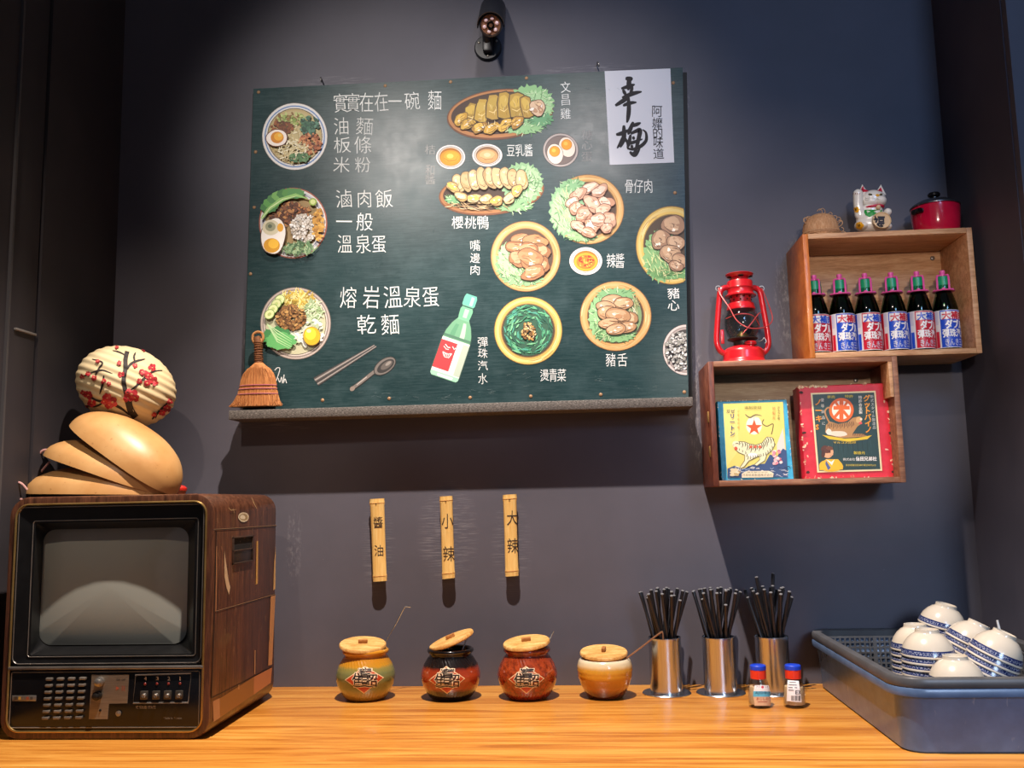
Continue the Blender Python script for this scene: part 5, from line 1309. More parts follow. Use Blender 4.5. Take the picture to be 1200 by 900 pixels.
# ------------------------------------------------------------------ wall boxes
TAN = wood('box_tan_wood', 'a8764e', 'c69468', 'd8ac82', (2.2, 22, 22), 4, 0.55)
ORW = wood('box_orange_side', '9a4c18', 'c06a26', 'd4863c', (22, 3, 3), 3, 0.4, 0.1)
BRW = wood('box_brown_wood', '6e4530', '8a5c42', 'a57656', (2.2, 22, 22), 4, 0.55)
BRD = wood('box_dark_side', '4e2418', '6e3826', '84503a', (22, 3, 3), 3, 0.5)
GRY = wood('box_greyed_panel', '9a7e62', 'b09474', 'c0a888', (2, 22, 22), 4, 0.6)
DEP = -0.16; TH = 0.0118
def wallbox(x0, x1, z0, z1, label, top, bottom, left, right, back, screws):
    root = thing('wall_box_shelf', label, 'shelf', ((x0 + x1) / 2, DEP / 2, z0))
    MB().box((x0 + TH, DEP, z1 - TH), (x1 - TH, -0.0005, z1), 0.0012).build('top_board', top, root)
    MB().box((x0 + TH, DEP, z0), (x1 - TH, -0.0005, z0 + TH), 0.0012).build('bottom_board', bottom, root)
    MB().box((x0, DEP, z0), (x0 + TH, -0.0005, z1), 0.0012).build('side_board', left, root)
    MB().box((x1 - TH, DEP, z0), (x1, -0.0005, z1), 0.0012).build('side_board', right, root)
    MB().box((x0 + TH, -0.012, z0 + TH), (x1 - TH, -0.001, z1 - TH), 0.0005).build('back_panel', back, root)
    for sx, sz in screws: MB().ell((sx, -0.0125, sz), (0.0055, 0.0028, 0.0055), 14, 8).build('screw', SILV, root)
    return root
U0, U1, UZ0, UZ1 = 0.502, 0.861, 0.7070, 0.982
L0, L1, LZ0, LZ1 = 0.285, 0.684, 0.438, 0.7067
wallbox(U0, U1, UZ0, UZ1, 'open tan wooden box shelf on the wall holding six soda bottles', TAN, TAN, ORW, TAN, TAN, [(U1 - 0.03, UZ1 - 0.028)])
lb = wallbox(L0, L1, LZ0, LZ1, 'open brown wooden box shelf on the wall holding two old picture boxes', BRW, BRW, BRD, BRW, GRY, [(L1 - 0.045, LZ1 - 0.032)])
MB().box((L1 - 0.0205, DEP - 0.003, LZ1 - 0.088), (L1 - 0.0125, DEP + 0.05, LZ1 - 0.0125), 0.0012).build('corner_block', TAN, lb)
m = MB()
for z in (LZ0 + 0.075, LZ0 + 0.15): m.box((L0 - 0.003, DEP + 0.02, z - 0.012), (L0 + 0.0005, DEP + 0.032, z + 0.012), 0.001)
m.build('side_latch', M('old_brass', '7a5c34', '9a7a48', 0.45, 0.7), lb)
UF, LF, UT, LT = UZ0 + TH + 0.0004, LZ0 + TH + 0.0004, UZ1 + 0.0003, LZ1 + 0.0003

# picture boxes
def tin(name, label, c4, y, depth, mats, zfloor):
    Q = [P(u, v, y=y) for u, v in c4]
    for k in (2, 3): Q[k].z = zfloor
    root = thing(name, label, 'picture box', ((Q[2].x + Q[3].x) / 2, y + depth / 2, zfloor))
    def lp(dy, s): c_ = sum(Q, Vector()) / 4; return [Vector((c_.x + (q.x - c_.x) * s, y + dy, max(zfloor, c_.z + (q.z - c_.z) * s))) for q in Q]
    m = MB(); m.loft([lp(0.0015, 0.985), lp(0.0, 0.99), lp(0.002, 1.0), lp(0.030, 1.0), lp(0.0302, 0.985), lp(depth, 0.985)]); m.build('box_body', mats, root, smooth=30)
    return root
CY = M('blue_paper', '2c9cc4', '48b4d4', 0.5, scale=60); RD = M('red_paper', 'c8182c', 'd8283a', 0.4, scale=50)
YA = -0.125
b1 = tin('picture_box', 'old blue and yellow picture box with a tiger and an orange star', [(840.5, 470.5), (922, 468), (930.5, 562), (846, 564)], YA, 0.055, CY, LF)
g_ = lambda x, y: (835 + x / 8.49, 462 + y / 8.49)
class Art(Paint):
    pass
def gp(pts): return [g_(x, y) for x, y in pts]
def S(p, pts, w, col, taper=True, n=6): p.stroke([q[:2] for q in spline([(a, b, 0) for a, b in gp(pts)], n)], w / SCL, col, taper)
def B(p, x, y, rx, ry, col, rot=0, rough=0.15, n=14, edge=None): u, v = g_(x, y); p.blob(u, v, rx / SCL, ry / SCL, col, rot, rough, n, edge, 0.3)
def T(p, body, x0, y0, x1, y1, col, w=0.0, slant=0.0): a, b = g_(x0, y0); c_, d_ = g_(x1, y1); p.fit(body, a, b, c_, d_, col, w, slant)
def V(p, body, x, y0, y1, sz, col, w=0.0, dx=0.0):
    n = len(body); p.cells(body, [g_(x + dx * i, y0 + (y1 - y0) * (i + 0.5) / n) for i in range(n)], sz / SCL, col, w, 0.0)
SCL = 8.49
p = Paint(on_plane(YA), 0.0004, 0.00001, 0.02, 31)
p.poly(gp([(105, 95), (700, 75), (748, 825), (148, 832)]), 'e6d670')
p.poly(gp([(640, 500), (700, 335), (728, 600), (640, 560)]), 'd8d2c8')
p.poly(gp([(108, 170), (250, 130), (260, 560), (140, 720)]), 'e8d87c')
u, v = g_(412, 310); p.ell(u, v, 78 / SCL, 92 / SCL, 'ece6d0')
pts = []
for k in range(10):
    a = -PI / 2 + k * PI / 5; q = 82 if k % 2 == 0 else 33; pts.append(g_(414 + q * math.cos(a), 332 + q * math.sin(a)))
u, v = g_(414, 332); p.fan(u, v, pts, 'e0521c')
S(p, [(325, 200), (370, 232), (430, 205), (490, 215)], 16, '7a7048'); S(p, [(410, 250), (420, 225), (470, 235)], 14, 'd8d0a8')
S(p, [(510, 250), (495, 290), (540, 318), (600, 295), (598, 350), (585, 400)], 10, '6a5a34', False)
p.poly(gp([(148, 740), (220, 710), (300, 745), (400, 700), (520, 690), (570, 600), (640, 620), (700, 540), (735, 560), (748, 825), (148, 832)]), '35507c')
r = random.Random(2)
for _ in range(60):
    x, y = r.uniform(160, 735), r.uniform(720, 815); S(p, [(x, y), (x + r.uniform(10, 35), y + r.uniform(-14, 14)), (x + r.uniform(30, 55), y + r.uniform(-8, 18))], r.uniform(4, 9), r.choice(['d8d4cc', '8ea0bc', '24385c']))
TIG = [(222, 490), (262, 470), (320, 474), (370, 495), (430, 505), (490, 485), (540, 425), (594, 432), (622, 500), (585, 565), (540, 600), (520, 660), (440, 712), (415, 700), (468, 652), (468, 612), (400, 645), (362, 662), (312, 725), (268, 735), (318, 660), (320, 605), (262, 582), (232, 552)]
p.poly(gp(TIG), 'e9e4bc'); p.stroke(gp(TIG + TIG[:2]), 7 / SCL, '6a6440')
B(p, 235, 500, 42, 34, 'e8e0b8'); B(p, 232, 540, 16, 20, 'd0583c'); B(p, 400, 605, 46, 22, 'f0ece0')
TOPL = [(262, 474), (318, 479), (366, 498), (400, 503), (440, 506), (485, 490), (515, 462), (544, 430), (594, 438)]; LOWL = [(262, 560), (325, 596), (345, 650), (400, 642), (440, 625), (475, 625), (525, 610), (570, 572), (612, 505)]
for k in range(17):
    q = k / 16 * 7.99; i = int(q); a_ = Vector(TOPL[i]).lerp(Vector(TOPL[i + 1]), q - i); b_ = Vector(LOWL[i]).lerp(Vector(LOWL[i + 1]), q - i); f_ = 0.55 if k % 2 else 0.38
    S(p, [tuple(a_), tuple(a_.lerp(b_, f_ * 0.5) + Vector((9, 0))), tuple(a_.lerp(b_, f_))], 9, '3c3a24'); S(p, [tuple(b_), tuple(b_.lerp(a_, 0.12) + Vector((7, 0))), tuple(b_.lerp(a_, 0.25))], 7, '4a4630')
S(p, [(225, 492), (250, 488), (258, 498)], 6, '3c3a24'); S(p, [(214, 505), (205, 500)], 5, '3c3a24')
for x in (380, 425, 470): B(p, x, 523, 16, 13, 'd85a3c')
for _ in range(22): B(p, r.uniform(600, 680), r.uniform(560, 700), 16, 14, r.choice(['d88a98', 'e2b4b4', 'c86a7c', 'e8d8d0']))
for _ in range(12): B(p, r.uniform(190, 270), r.uniform(740, 810), 22, 14, r.choice(['d8c8a0', 'e8dcc0', 'c0a878']))
p.poly(gp([(290, 790), (335, 765), (560, 762), (605, 785), (600, 825), (290, 830)]), 'e4d8b8')
V(p, 'リートン', 192, 190, 425, 46, '2c3c78', 0.03); T(p, 'ガゼ', 135, 150, 220, 186, '2c3c58', 0.01); V(p, '少年名作選', 255, 150, 350, 20, 'd08a40', 0.0); T(p, '進制登録', 315, 118, 485, 146, '7a7038', 0.0)
V(p, '特製大', 606, 120, 260, 30, 'd08a50', 0.0); V(p, 'おもちゃ箱', 655, 120, 255, 24, '6a6238', 0.0); T(p, '日本玩具製造株式会社', 300, 790, 595, 818, '6a6048', 0.0); T(p, '東京都中央区', 340, 770, 550, 782, '6a6048')
p.build('printed_picture', b1, 0.55)
p = Paint(on_plane(YA), 0.0005, 0.00001, 0.05, 33)
for _ in range(46):
    e = r.randint(0, 3); q = r.random(); x, y = [(50 + 690 * q, 66 - 20 * q + 4), (742 + 52 * q, 60 + 780 * q), (90 + 700 * q, 846), (50 + 38 * q, 75 + 770 * q)][e]; B(p, x, y, r.uniform(3, 12), r.uniform(2, 5), 'd8d0bc', r.uniform(0, 3), 0.4, 8)
p.build('worn_edges', b1, 0.7)['kind'] = 'stuff'

YR = -0.120
g_ = lambda x, y: (925 + x / 7.03, 440 + y / 7.03)
SCL = 7.03
b2 = tin('picture_box', 'worn red picture box with a dark panel showing a tiger and an orange disc', [(935.7, 452.8), (1039.5, 448.5), (1048, 558.8), (943.5, 561.6)], YR, 0.062, RD, LF)
p = Paint(on_plane(YR), 0.0004, 0.00001, 0.02, 32)
p.poly(gp([(175, 145), (710, 126), (765, 785), (230, 800)]), 'e6d6a4'); p.poly(gp([(190, 157), (698, 140), (750, 772), (244, 786)]), '24403e')
for _ in range(40): x = r.uniform(350, 700); y = r.uniform(500, 640); S(p, [(x, y), (x + 4, y + r.uniform(20, 60))], 2, '34524e')
for k in range(8): S(p, [(360 + k * 40, 540), (365 + k * 40, 640)], 8, '1c3432')
u, v = g_(428, 285); p.ell(u, v, 101 / SCL, 99 / SCL, 'e2641c', 0, 48); p.ell(u, v, 78 / SCL, 77 / SCL, 'f0e4d0', 0, 48)
for a0, a1, w in (((428, 192), (428, 380), 34), ((362, 268), (496, 266), 30), ((382, 222), (404, 256), 20), ((474, 222), (452, 256), 20), ((372, 345), (418, 290), 24), ((486, 345), (440, 290), 24)): p.stroke([g_(*a0), g_((a0[0] + a1[0]) / 2, (a0[1] + a1[1]) / 2), g_(*a1)], w / SCL, 'e2641c')
p.poly(gp([(268, 490), (330, 500), (450, 520), (560, 515), (680, 492), (640, 525), (480, 545), (330, 525)]), 'e2c02c')
S(p, [(330, 390), (300, 330), (295, 290), (320, 265), (350, 275)], 12, 'b8824a', False)
p.poly(gp([(295, 470), (300, 410), (330, 378), (400, 400), (480, 385), (520, 350), (560, 340), (595, 350), (590, 400), (560, 420), (540, 450), (520, 480), (600, 480), (640, 500), (540, 510), (430, 515), (340, 495)]), 'b98850')
B(p, 400, 480, 80, 22, 'e2d4bc'); B(p, 325, 465, 24, 26, 'e4d8c4'); B(p, 572, 365, 26, 26, 'd0a468'); B(p, 585, 392, 14, 10, 'd84a4c'); B(p, 590, 360, 10, 8, 'f0e4d4')
for k in range(15):
    x = 312 + 15 * k; y = 398 - (0.12 * max(0, x - 420)); S(p, [(x, y - 8), (x + 7, y + 16), (x + 2, y + (44 if k % 2 else 30))], 6, '4a2c18')
for k in range(10): S(p, [(520 + 11 * k, 478), (526 + 11 * k, 500)], 5, '5a3a22')
B(p, 340, 745, 100, 48, 'e0a81c', 0, 0.08, 22); p.poly(gp([(246, 780), (250, 730), (300, 690), (400, 690), (435, 730), (440, 774)]), 'e2b020')
p.poly(gp([(300, 700), (340, 760), (318, 782), (296, 730)]), '4a5a8c'); p.poly(gp([(300, 690), (345, 712), (372, 690), (350, 740)]), 'e8e0d4')
B(p, 318, 632, 42, 50, 'd8a074', 0.1, 0.06, 20); B(p, 352, 650, 8, 8, 'd8a074'); B(p, 300, 610, 42, 30, '5a2e1a', 0.2, 0.12, 18); B(p, 278, 645, 16, 34, '4a2616', 0, 0.1); B(p, 330, 600, 30, 16, '6a3a20', 0.2, 0.15)
S(p, [(325, 630), (340, 628)], 4, '3a2014'); S(p, [(334, 662), (346, 660)], 4, '9a3c30'); B(p, 336, 638, 4, 3, '2a1810')
V(p, 'ノーキS', 232, 190, 460, 50, 'e2901c', 0.03, 3); V(p, '優等製品に', 268, 180, 420, 26, 'c8c4b8', 0.0, 3); T(p, '専売', 310, 165, 375, 190, 'c8b030', 0.01); T(p, '特許', 455, 160, 525, 185, 'c8b030', 0.01)
V(p, '特許合金製', 580, 168, 320, 26, 'd8d4c8', 0.01, 1); V(p, 'グットバイノ', 632, 165, 475, 50, 'e89a1c', 0.03, 3); V(p, '新式スタイル製造品', 676, 160, 445, 25, 'c8c8c0', 0.0, 2.5)
T(p, 'マルコメ応印', 360, 543, 545, 562, 'd8b428', 0.01); T(p, '製造元', 528, 625, 622, 650, 'd8c030', 0.01); T(p, '株式会社', 440, 680, 540, 702, 'd8d4c8', 0.005); T(p, '信田兄弟社', 545, 668, 718, 704, 'f0ece4', 0.02); T(p, '東京都墨田区緑町電話本所(63)', 462, 730, 710, 750, 'c8b43c', 0.005)
p.build('printed_picture', b2, 0.4)
p = Paint(on_plane(YR), 0.0005, 0.00001, 0.05, 34)
for _ in range(30): x = 80 + r.random() ** 2 * 260; B(p, x, 98 - x * 0.04 + r.uniform(-4, 10), r.uniform(6, 18), r.uniform(3, 9), r.choice(['d8b890', 'c49a70', 'e4d0b0']), 0, 0.4, 9)
for _ in range(70):
    e = r.randint(0, 3); q = r.random(); x, y = [(80 + 720 * q, 92 - 30 * q), (805 + 55 * q, 70 + 760 * q), (135 + 720 * q, 845 - 14 * q), (80 + 55 * q, 100 + 740 * q)][e]; B(p, x + r.uniform(-8, 8), y + r.uniform(-8, 6), r.uniform(3, 14), r.uniform(2, 7), r.choice(['d8b890', 'e4d0b0', 'b87a5c']), r.uniform(0, 3), 0.4, 8)
for x, y in ((130, 580), (145, 560), (150, 665), (118, 590), (180, 460), (90, 230), (780, 215), (800, 610), (815, 300), (835, 700)): B(p, x, y, r.uniform(4, 14), r.uniform(4, 12), 'e0bfa0', r.uniform(0, 3), 0.4, 9)
for x, y in ((96, 140), (120, 473), (152, 798), (793, 110), (830, 474), (855, 795)): B(p, x, y, 17, 11, '3a1c14', 0, 0.25, 10)
p.build('worn_edges', b2, 0.7)['kind'] = 'stuff'

# ------------------------------------------------------------------ hurricane lantern
YLN = -0.088
REDM = M('lantern_red_enamel', 'b0121c', 'c01c26', 0.28, coat=0.4, scale=30)
c = P(871.3, 419, y=YLN); lx, ly, lz = c.x, YLN, LT
hl = thing('hurricane_lantern', 'red hurricane lantern with a clear globe standing on the lower wall box', 'lantern', (lx, ly, lz))
LS = 1.05
def LA(name, pr, mat, n=44, fun=None): return MB().lathe([(a_, b_ * LS) for a_, b_ in pr], (lx, ly, lz), n, fun=fun).build(name, mat, hl)
LA('fuel_tank', [(0, 0), (0.0500, 0), (0.0515, 0.003), (0.0505, 0.006), (0.0470, 0.0085), (0.0458, 0.012), (0.0455, 0.026), (0.0440, 0.031), (0.036, 0.0365), (0.024, 0.040), (0.020, 0.041), (0, 0.041)], REDM)
LA('burner', [(0.0195, 0.041), (0.0205, 0.043), (0.0205, 0.050), (0.0330, 0.0545), (0.0335, 0.0560), (0.0290, 0.0575), (0, 0.0575)], M('burner_dark_metal', '3a3430', '5a4a3c', 0.45, 0.6))
LA('wick_cone', [(0.014, 0.0575), (0.013, 0.064), (0.006, 0.072), (0, 0.072)], M('dull_brass', '8a7448', '6a5838', 0.4, 0.8))
GLB = thin_glass('lantern_glass', 'dfe3e2')
LA('glass_globe', [(0.0285, 0.0577), (0.0330, 0.0640), (0.0375, 0.076), (0.0390, 0.089), (0.0375, 0.103), (0.0325, 0.114), (0.0265, 0.1205), (0.0250, 0.1205), (0.0310, 0.1125), (0.0360, 0.102), (0.0375, 0.089), (0.0360, 0.077), (0.0315, 0.0650), (0.0272, 0.0577)], GLB)
LA('globe_collar', [(0.0250, 0.119), (0.0315, 0.1185), (0.0320, 0.1215), (0.0300, 0.1255), (0.0300, 0.129), (0.0285, 0.1325), (0.0250, 0.134), (0, 0.134)], REDM)
def holes(a, i, r_, z): return r_
LA('chimney', [(0.0240, 0.133), (0.0240, 0.1500), (0, 0.1500)], REDM)
m = MB()
for k in range(10):
    a = 2 * PI * k / 10 + 0.15
    for z, da in ((0.1390, 0.0), (0.1455, 0.31)): m.ell((lx + 0.0240 * math.cos(a + da), ly + 0.0240 * math.sin(a + da), lz + z * LS), (0.0022, 0.0022, 0.0018), 10, 6)
m.build('vent_holes', M('hole_shade_black', '050505', rough=0.9), hl)  # inner shade of the vents put in as black beads
LA('hood', [(0.024, 0.1485), (0.0345, 0.1480), (0.0350, 0.1500), (0.0300, 0.1535), (0.0290, 0.1560), (0.0290, 0.1655), (0.0298, 0.1665), (0.0290, 0.1680), (0.0288, 0.1790), (0.0270, 0.1820), (0.0210, 0.1840), (0, 0.1845)], REDM)
LA('top_cap', [(0.0185, 0.184), (0.0195, 0.188), (0.0290, 0.1925), (0.0312, 0.1965), (0.0305, 0.1975), (0.0200, 0.1990), (0, 0.1995)], REDM)
m = MB()
for k in range(5): a = 2 * PI * k / 5 + 0.9; m.ell((lx + 0.0228 * math.cos(a), ly + 0.0228 * math.sin(a), lz + 0.1903 * LS), (0.0070, 0.0070, 0.0018), 12, 6)
m.build('cap_slots', MATS['hole_shade_black'], hl)  # dark inside of the cap put in as black discs
yaw = math.radians(10); ca, sa = math.cos(yaw), math.sin(yaw)
def lp_(dx, dy, z): return (lx + dx * ca - dy * sa, ly + dx * sa + dy * ca, lz + z * LS)
for s in (-1, 1):
    pts = [lp_(s * 0.026, 0, 0.168), lp_(s * 0.036, 0, 0.1675), lp_(s * 0.0455, 0, 0.160), lp_(s * 0.0495, 0, 0.140), lp_(s * 0.0550, 0, 0.100), lp_(s * 0.0595, 0, 0.060), lp_(s * 0.0585, 0, 0.042), lp_(s * 0.0520, 0, 0.030), lp_(s * 0.0410, 0, 0.0235)]
    m = MB(); w = spline(pts, 7); m.tube(w, [0.0064] * len(w), 14); m.build('side_tube', REDM, hl)
    e = lp_(s * 0.0505, 0, 0.1665); MB().tube([Vector(e) + Vector((0.0055 * math.cos(a), 0, 0.0055 * math.sin(a))) for a in (2 * PI * k / 16 for k in range(16))], 0.0014, 6, closed=True).build('bail_ear', SILV, hl)
    MB().box((lx + s * 0.046 - 0.004, ly - 0.010, lz + 0.048), (lx + s * 0.046 + 0.004, ly - 0.008, lz + 0.080), 0.0008).build('globe_lever', REDM, hl) if s < 0 else None
WIRE = M('red_wire', '9a2a2e', 'b04a48', 0.35, 0.3)
bail = [lp_(-0.0505, -0.002, 0.1665), lp_(-0.0500, -0.012, 0.150), lp_(-0.0385, -0.032, 0.118), lp_(-0.0270, -0.046, 0.087), lp_(-0.0060, -0.054, 0.071), lp_(0.0210, -0.052, 0.070), lp_(0.0450, -0.042, 0.078), lp_(0.0610, -0.028, 0.096), lp_(0.0580, -0.014, 0.132), lp_(0.0505, -0.002, 0.1665)]
MB().tube(spline(bail, 7), 0.0013, 7).build('bail_handle', WIRE, hl)
for pts in ([(-0.040, -0.012, 0.098), (-0.020, -0.038, 0.103), (0.010, -0.042, 0.099), (0.030, -0.030, 0.080)], [(-0.016, -0.038, 0.058), (0.006, -0.043, 0.082), (0.026, -0.034, 0.103), (0.042, -0.012, 0.112)]):
    MB().tube(spline([lp_(*q) for q in pts], 8), 0.0012, 6).build('globe_guard_wire', WIRE, hl)
m = MB(); m.lathe([(0.0080, 0.030), (0.0080, 0.040), (0.0125, 0.041), (0.0130, 0.0465), (0.0105, 0.0485), (0, 0.049)], (lx + 0.012, ly - 0.027, lz), 24); m.build('filler_cap', REDM, hl)
MB().tube(spline([lp_(0.020, -0.008, 0.049), lp_(0.036, -0.018, 0.049), lp_(0.042, -0.020, 0.055), lp_(0.046, -0.022, 0.047), lp_(0.042, -0.022, 0.043)], 5), 0.0011, 6).build('wick_crank', SILV, hl)

# ------------------------------------------------------------------ on the upper box
YC = -0.088
x = P(962, 270, y=YC).x; zb = UT
bun = thing('straw_bundle', 'small round straw-wrapped bundle with loose fibres, on the left of the upper box', 'straw bundle', (x, YC, zb))
t = NT('dry_straw_wrap'); n = t.noise(t.coords((200, 200, 24)), 2, 4, 0.7); n2 = t.noise(t.coords((1, 1, 1)), 40, 4); t.fin(t.mix(t.ramp(n2, [(0.4, 0.0), (0.7, 0.5)]), t.ramp(n, [(0.3, 'b07e52'), (0.5, 'd09c6e'), (0.75, 'e6c09a')]), 'b07a50'), 0.8); t.bump(n, 0.7, 0.003); FIB = t.m
m = MB(); m.lathe(densify([(0, 0), (0.030, 0), (0.0375, 0.004), (0.0395, 0.010), (0.0385, 0.022), (0.0350, 0.033), (0.0290, 0.041), (0.018, 0.0455), (0, 0.047)], 4) and [(a_, b_ * 1.36) for a_, b_ in densify([(0, 0), (0.030, 0), (0.0375, 0.004), (0.0400, 0.010), (0.0395, 0.022), (0.0360, 0.033), (0.0295, 0.041), (0.018, 0.0455), (0, 0.047)], 4)], (x, YC, zb), 64, fun=lambda a, i, r_, z: r_ * (1 + 0.02 * math.sin(3 * a) + 0.012 * math.sin(31 * a)))
m.build('wrapped_body', FIB, bun)
m = MB()
for z, rr in ((0.0145, 0.0412), (0.0180, 0.0414)): m.tube([(x + rr * math.cos(a), YC + rr * math.sin(a), zb + z) for a in (2 * PI * k / 40 for k in range(40))], 0.0017, 6, closed=True)
m.build('twine', M('pale_twine', 'c89c74', 'a87a54', 0.8, scale=300), bun)
m = MB(); r = random.Random(6)
for k, (e0, lean) in enumerate(((0.35, 1), (0.5, 1), (0.62, -1), (0.7, 1), (1.2, -1), (1.35, 1), (1.5, 1), (2.3, 1), (2.45, -1), (2.6, -1), (0.1, 1), (0.15, -1))):
    o_ = Vector((x + 0.0385 * math.cos(e0), YC - 0.012, zb + 0.012 + 0.050 * math.sin(e0))); d_ = Vector((math.cos(e0), -0.2, math.sin(e0))); s_ = Vector((-math.sin(e0) * lean, -0.1, math.cos(e0) * lean)); q = r.uniform(0.007, 0.013)
    pts = [o_ - d_ * 0.004, o_ + d_ * q * 0.7 + s_ * q * 0.2, o_ + d_ * q + s_ * q * 0.8, o_ + d_ * q * 0.5 + s_ * q * 1.3]
    pts = [Vector((q_.x, q_.y, max(q_.z, zb + 0.001))) for q_ in pts]
    m.tube(spline(pts, 5), 0.0008, 5)
for k in range(26):
    a = r.uniform(-PI, 0); e = r.uniform(0.1, 1.3); pts = []
    for j in range(4): q = e - 0.35 * j; pts.append((x + 0.0405 * math.cos(a + 0.1 * j) * math.cos(max(q, 0)), YC + 0.0405 * math.sin(a + 0.1 * j) * math.cos(max(q, 0)), zb + 0.010 + 0.053 * math.sin(max(q, 0.02))))
    m.tube(pts, 0.0007, 4)
m.build('loose_fibres', M('fibre_tan', 'c8a078', 'a8805a', 0.8, scale=100), bun)

# beckoning cat
g_ = lambda x_, y_: (985 + x_ / 13.85, 210 + y_ / 13.85)
def cp(x_, y_, dy=0.0): u, v = g_(x_, y_); q = P(u, v, y=YC); return Vector((q.x, YC + dy, q.z))
base = cp(500, 840)
cat = thing('lucky_cat', 'white beckoning cat figurine with a raised paw and a gold coin, on the upper box', 'cat figurine', (base.x, YC, UT))
m = MB()
K = 0.1387e-3
def E(x_, y_, rx_, ry_, rz_, dy=0.0, rot=0.0): q = cp(x_, y_, dy); m.ell(q, (rx_ * K, ry_, rz_ * K), 28, 18, Matrix.Rotation(rot, 4, 'Y'))
def CAP(a, b, r0, r1, n=7):
    for i in range(n): t_ = i / (n - 1); m.ell(Vector(a).lerp(Vector(b), t_), [(r0 + (r1 - r0) * t_)] * 3, 16, 10)
E(505, 745, 275, 0.026, 130); E(490, 640, 235, 0.024, 190); E(500, 520, 180, 0.021, 130); E(528, 330, 195, 0.0235, 155); E(600, 380, 125, 0.0225, 95, -0.006); E(500, 390, 150, 0.021, 95, -0.003)
CAP(cp(300, 590, -0.006), cp(262, 420, -0.010), 0.0115, 0.0105); CAP(cp(262, 420, -0.010), cp(258, 270, -0.012), 0.0105, 0.0112)
CAP(cp(690, 640, -0.010), cp(715, 580, -0.022), 0.0085, 0.0085); E(330, 790, 95, 0.020, 60, -0.008); E(740, 790, 75, 0.020, 60, -0.004)
for x_, y_, tx in ((370, 215, 355), (640, 215, 655)):
    a = cp(x_, y_ + 40); b = cp(tx, 112)
    for i in range(8): t_ = i / 7; q = a.lerp(b, t_); m.ell(q, (0.0125 * (1 - t_) + 0.0018, 0.006 * (1 - t_) + 0.0016, 0.004), 14, 8)
tmp = m.build('tmp_cat', M('cat_white_glaze', 'e4dcd0', 'eee8de', 0.2, coat=0.5), loc=(0, 0, 0))
md = tmp.modifiers.new('r', 'REMESH'); md.mode = 'VOXEL'; md.voxel_size = 0.0009; md.use_smooth_shade = True
ms = tmp.modifiers.new('s', 'SMOOTH'); ms.factor = 0.5; ms.iterations = 6
bpy.context.view_layer.update()
me = bpy.data.meshes.new_from_object(tmp.evaluated_get(bpy.context.evaluated_depsgraph_get()))
vv = [v.co.copy() for v in me.vertices]; ff = [tuple(q.vertices) for q in me.polygons]
bpy.data.objects.remove(tmp); bpy.data.meshes.remove(me)
zmin = min(v.z for v in vv)
m = MB(); m.add([Vector((v.x, v.y, max(v.z, UT))) for v in vv], ff); m.build('cat_body', MATS['cat_white_glaze'], cat, smooth=70); catb = m.bvh()
f = on_body(catb, cp(500, 500)); p = Paint(f, 0.0004, 0.00002, 0.02, 5)
SCL = 13.85
def BB(x_, y_, rx_, ry_, col, rot=0, rough=0.05, n=18): B(p, x_, y_, rx_, ry_, col, rot, rough, n)
p.fan(*g_(385, 175), gp([(335, 195), (345, 130), (368, 112), (400, 125), (455, 185), (420, 205), (370, 208)]), 'c4203c'); p.fan(*g_(640, 168), gp([(592, 185), (605, 140), (630, 118), (655, 130), (680, 205), (640, 200)]), 'c4203c')
BB(484, 250, 34, 16, '1c1a18', 0.15); BB(655, 250, 24, 17, '1c1a18', -0.1); BB(600, 262, 32, 22, 'e0a02c'); BB(482, 248, 8, 5, 'b8a86c'); BB(652, 247, 7, 5, 'b8a86c')
for pts in ([(545, 325), (570, 335), (600, 318), (630, 333), (655, 318)], [(400, 300), (440, 320), (470, 300)], [(395, 330), (435, 345), (470, 320)]): S(p, pts, 7, 'a89c94')
for x_ in (205, 238, 270, 300): S(p, [(x_, 255), (x_ + 5, 235), (x_ + 14, 222)], 9, '8a4a44')
for (x_, y_, s_) in ((262, 495, 46), (312, 752, 60)):
    for k in range(5): a = 1.257 * k; BB(x_ + s_ * 0.55 * math.cos(a), y_ + s_ * 0.55 * math.sin(a), s_ * 0.55, s_ * 0.5, 'e8a41c')
    BB(x_ - 8, y_ - 2, s_ * 0.33, s_ * 0.4, '3a2210', 0, 0.2)
p.build('painted_face', cat, 0.3)
m = MB(); cc = cp(525, 478); m.tube([Vector((cc.x + 0.0215 * math.cos(a), YC - 0.002 + 0.0195 * math.sin(a), cc.z + 0.0012 * math.cos(a))) for a in (2 * PI * k / 36 for k in range(36))], 0.0030, 10, closed=True); m.build('red_collar', M('cat_red', 'c01c3c', 'd02a48', 0.25, coat=0.5), cat)
p = Paint(f, 0.0010, 0.00002, 0.02, 6)
p.fan(*g_(520, 535), gp([(385, 505), (430, 500), (500, 497), (580, 500), (670, 497), (660, 545), (590, 570), (520, 590), (470, 618), (410, 590), (385, 545)]), '1c8c34')
p.build('green_bib', cat, 0.3)
q = cp(562, 505); MB().ell((q.x, YC - 0.0225, q.z), (0.0056, 0.0050, 0.0056), 16, 10).build('bell', M('tan_glaze', 'd0ac84', 'dcbc98', 0.3), cat)
q = cp(592, 725); m = MB(); xf = Matrix.Translation((q.x, YC - 0.031, q.z - 0.002)) @ Matrix.Rotation(math.radians(8), 4, 'Y') @ Matrix.Rotation(PI / 2 - 0.12, 4, 'X')
m.lathe([(0, -0.003), (0.94, -0.003), (1.0, 0.0), (0.97, 0.0035), (0.88, 0.0042), (0.84, 0.0030), (0, 0.0030)], n=40, xf=xf @ Matrix.Diagonal((0.0205, 0.0200, 1, 1))); m.build('gold_coin', M('coin_cream', 'cfa878', 'dcbc90', 0.35), cat)
p = Paint(on_body(m.bvh(), (q.x, YC - 0.035, q.z)), 0.0004, 0.00002)
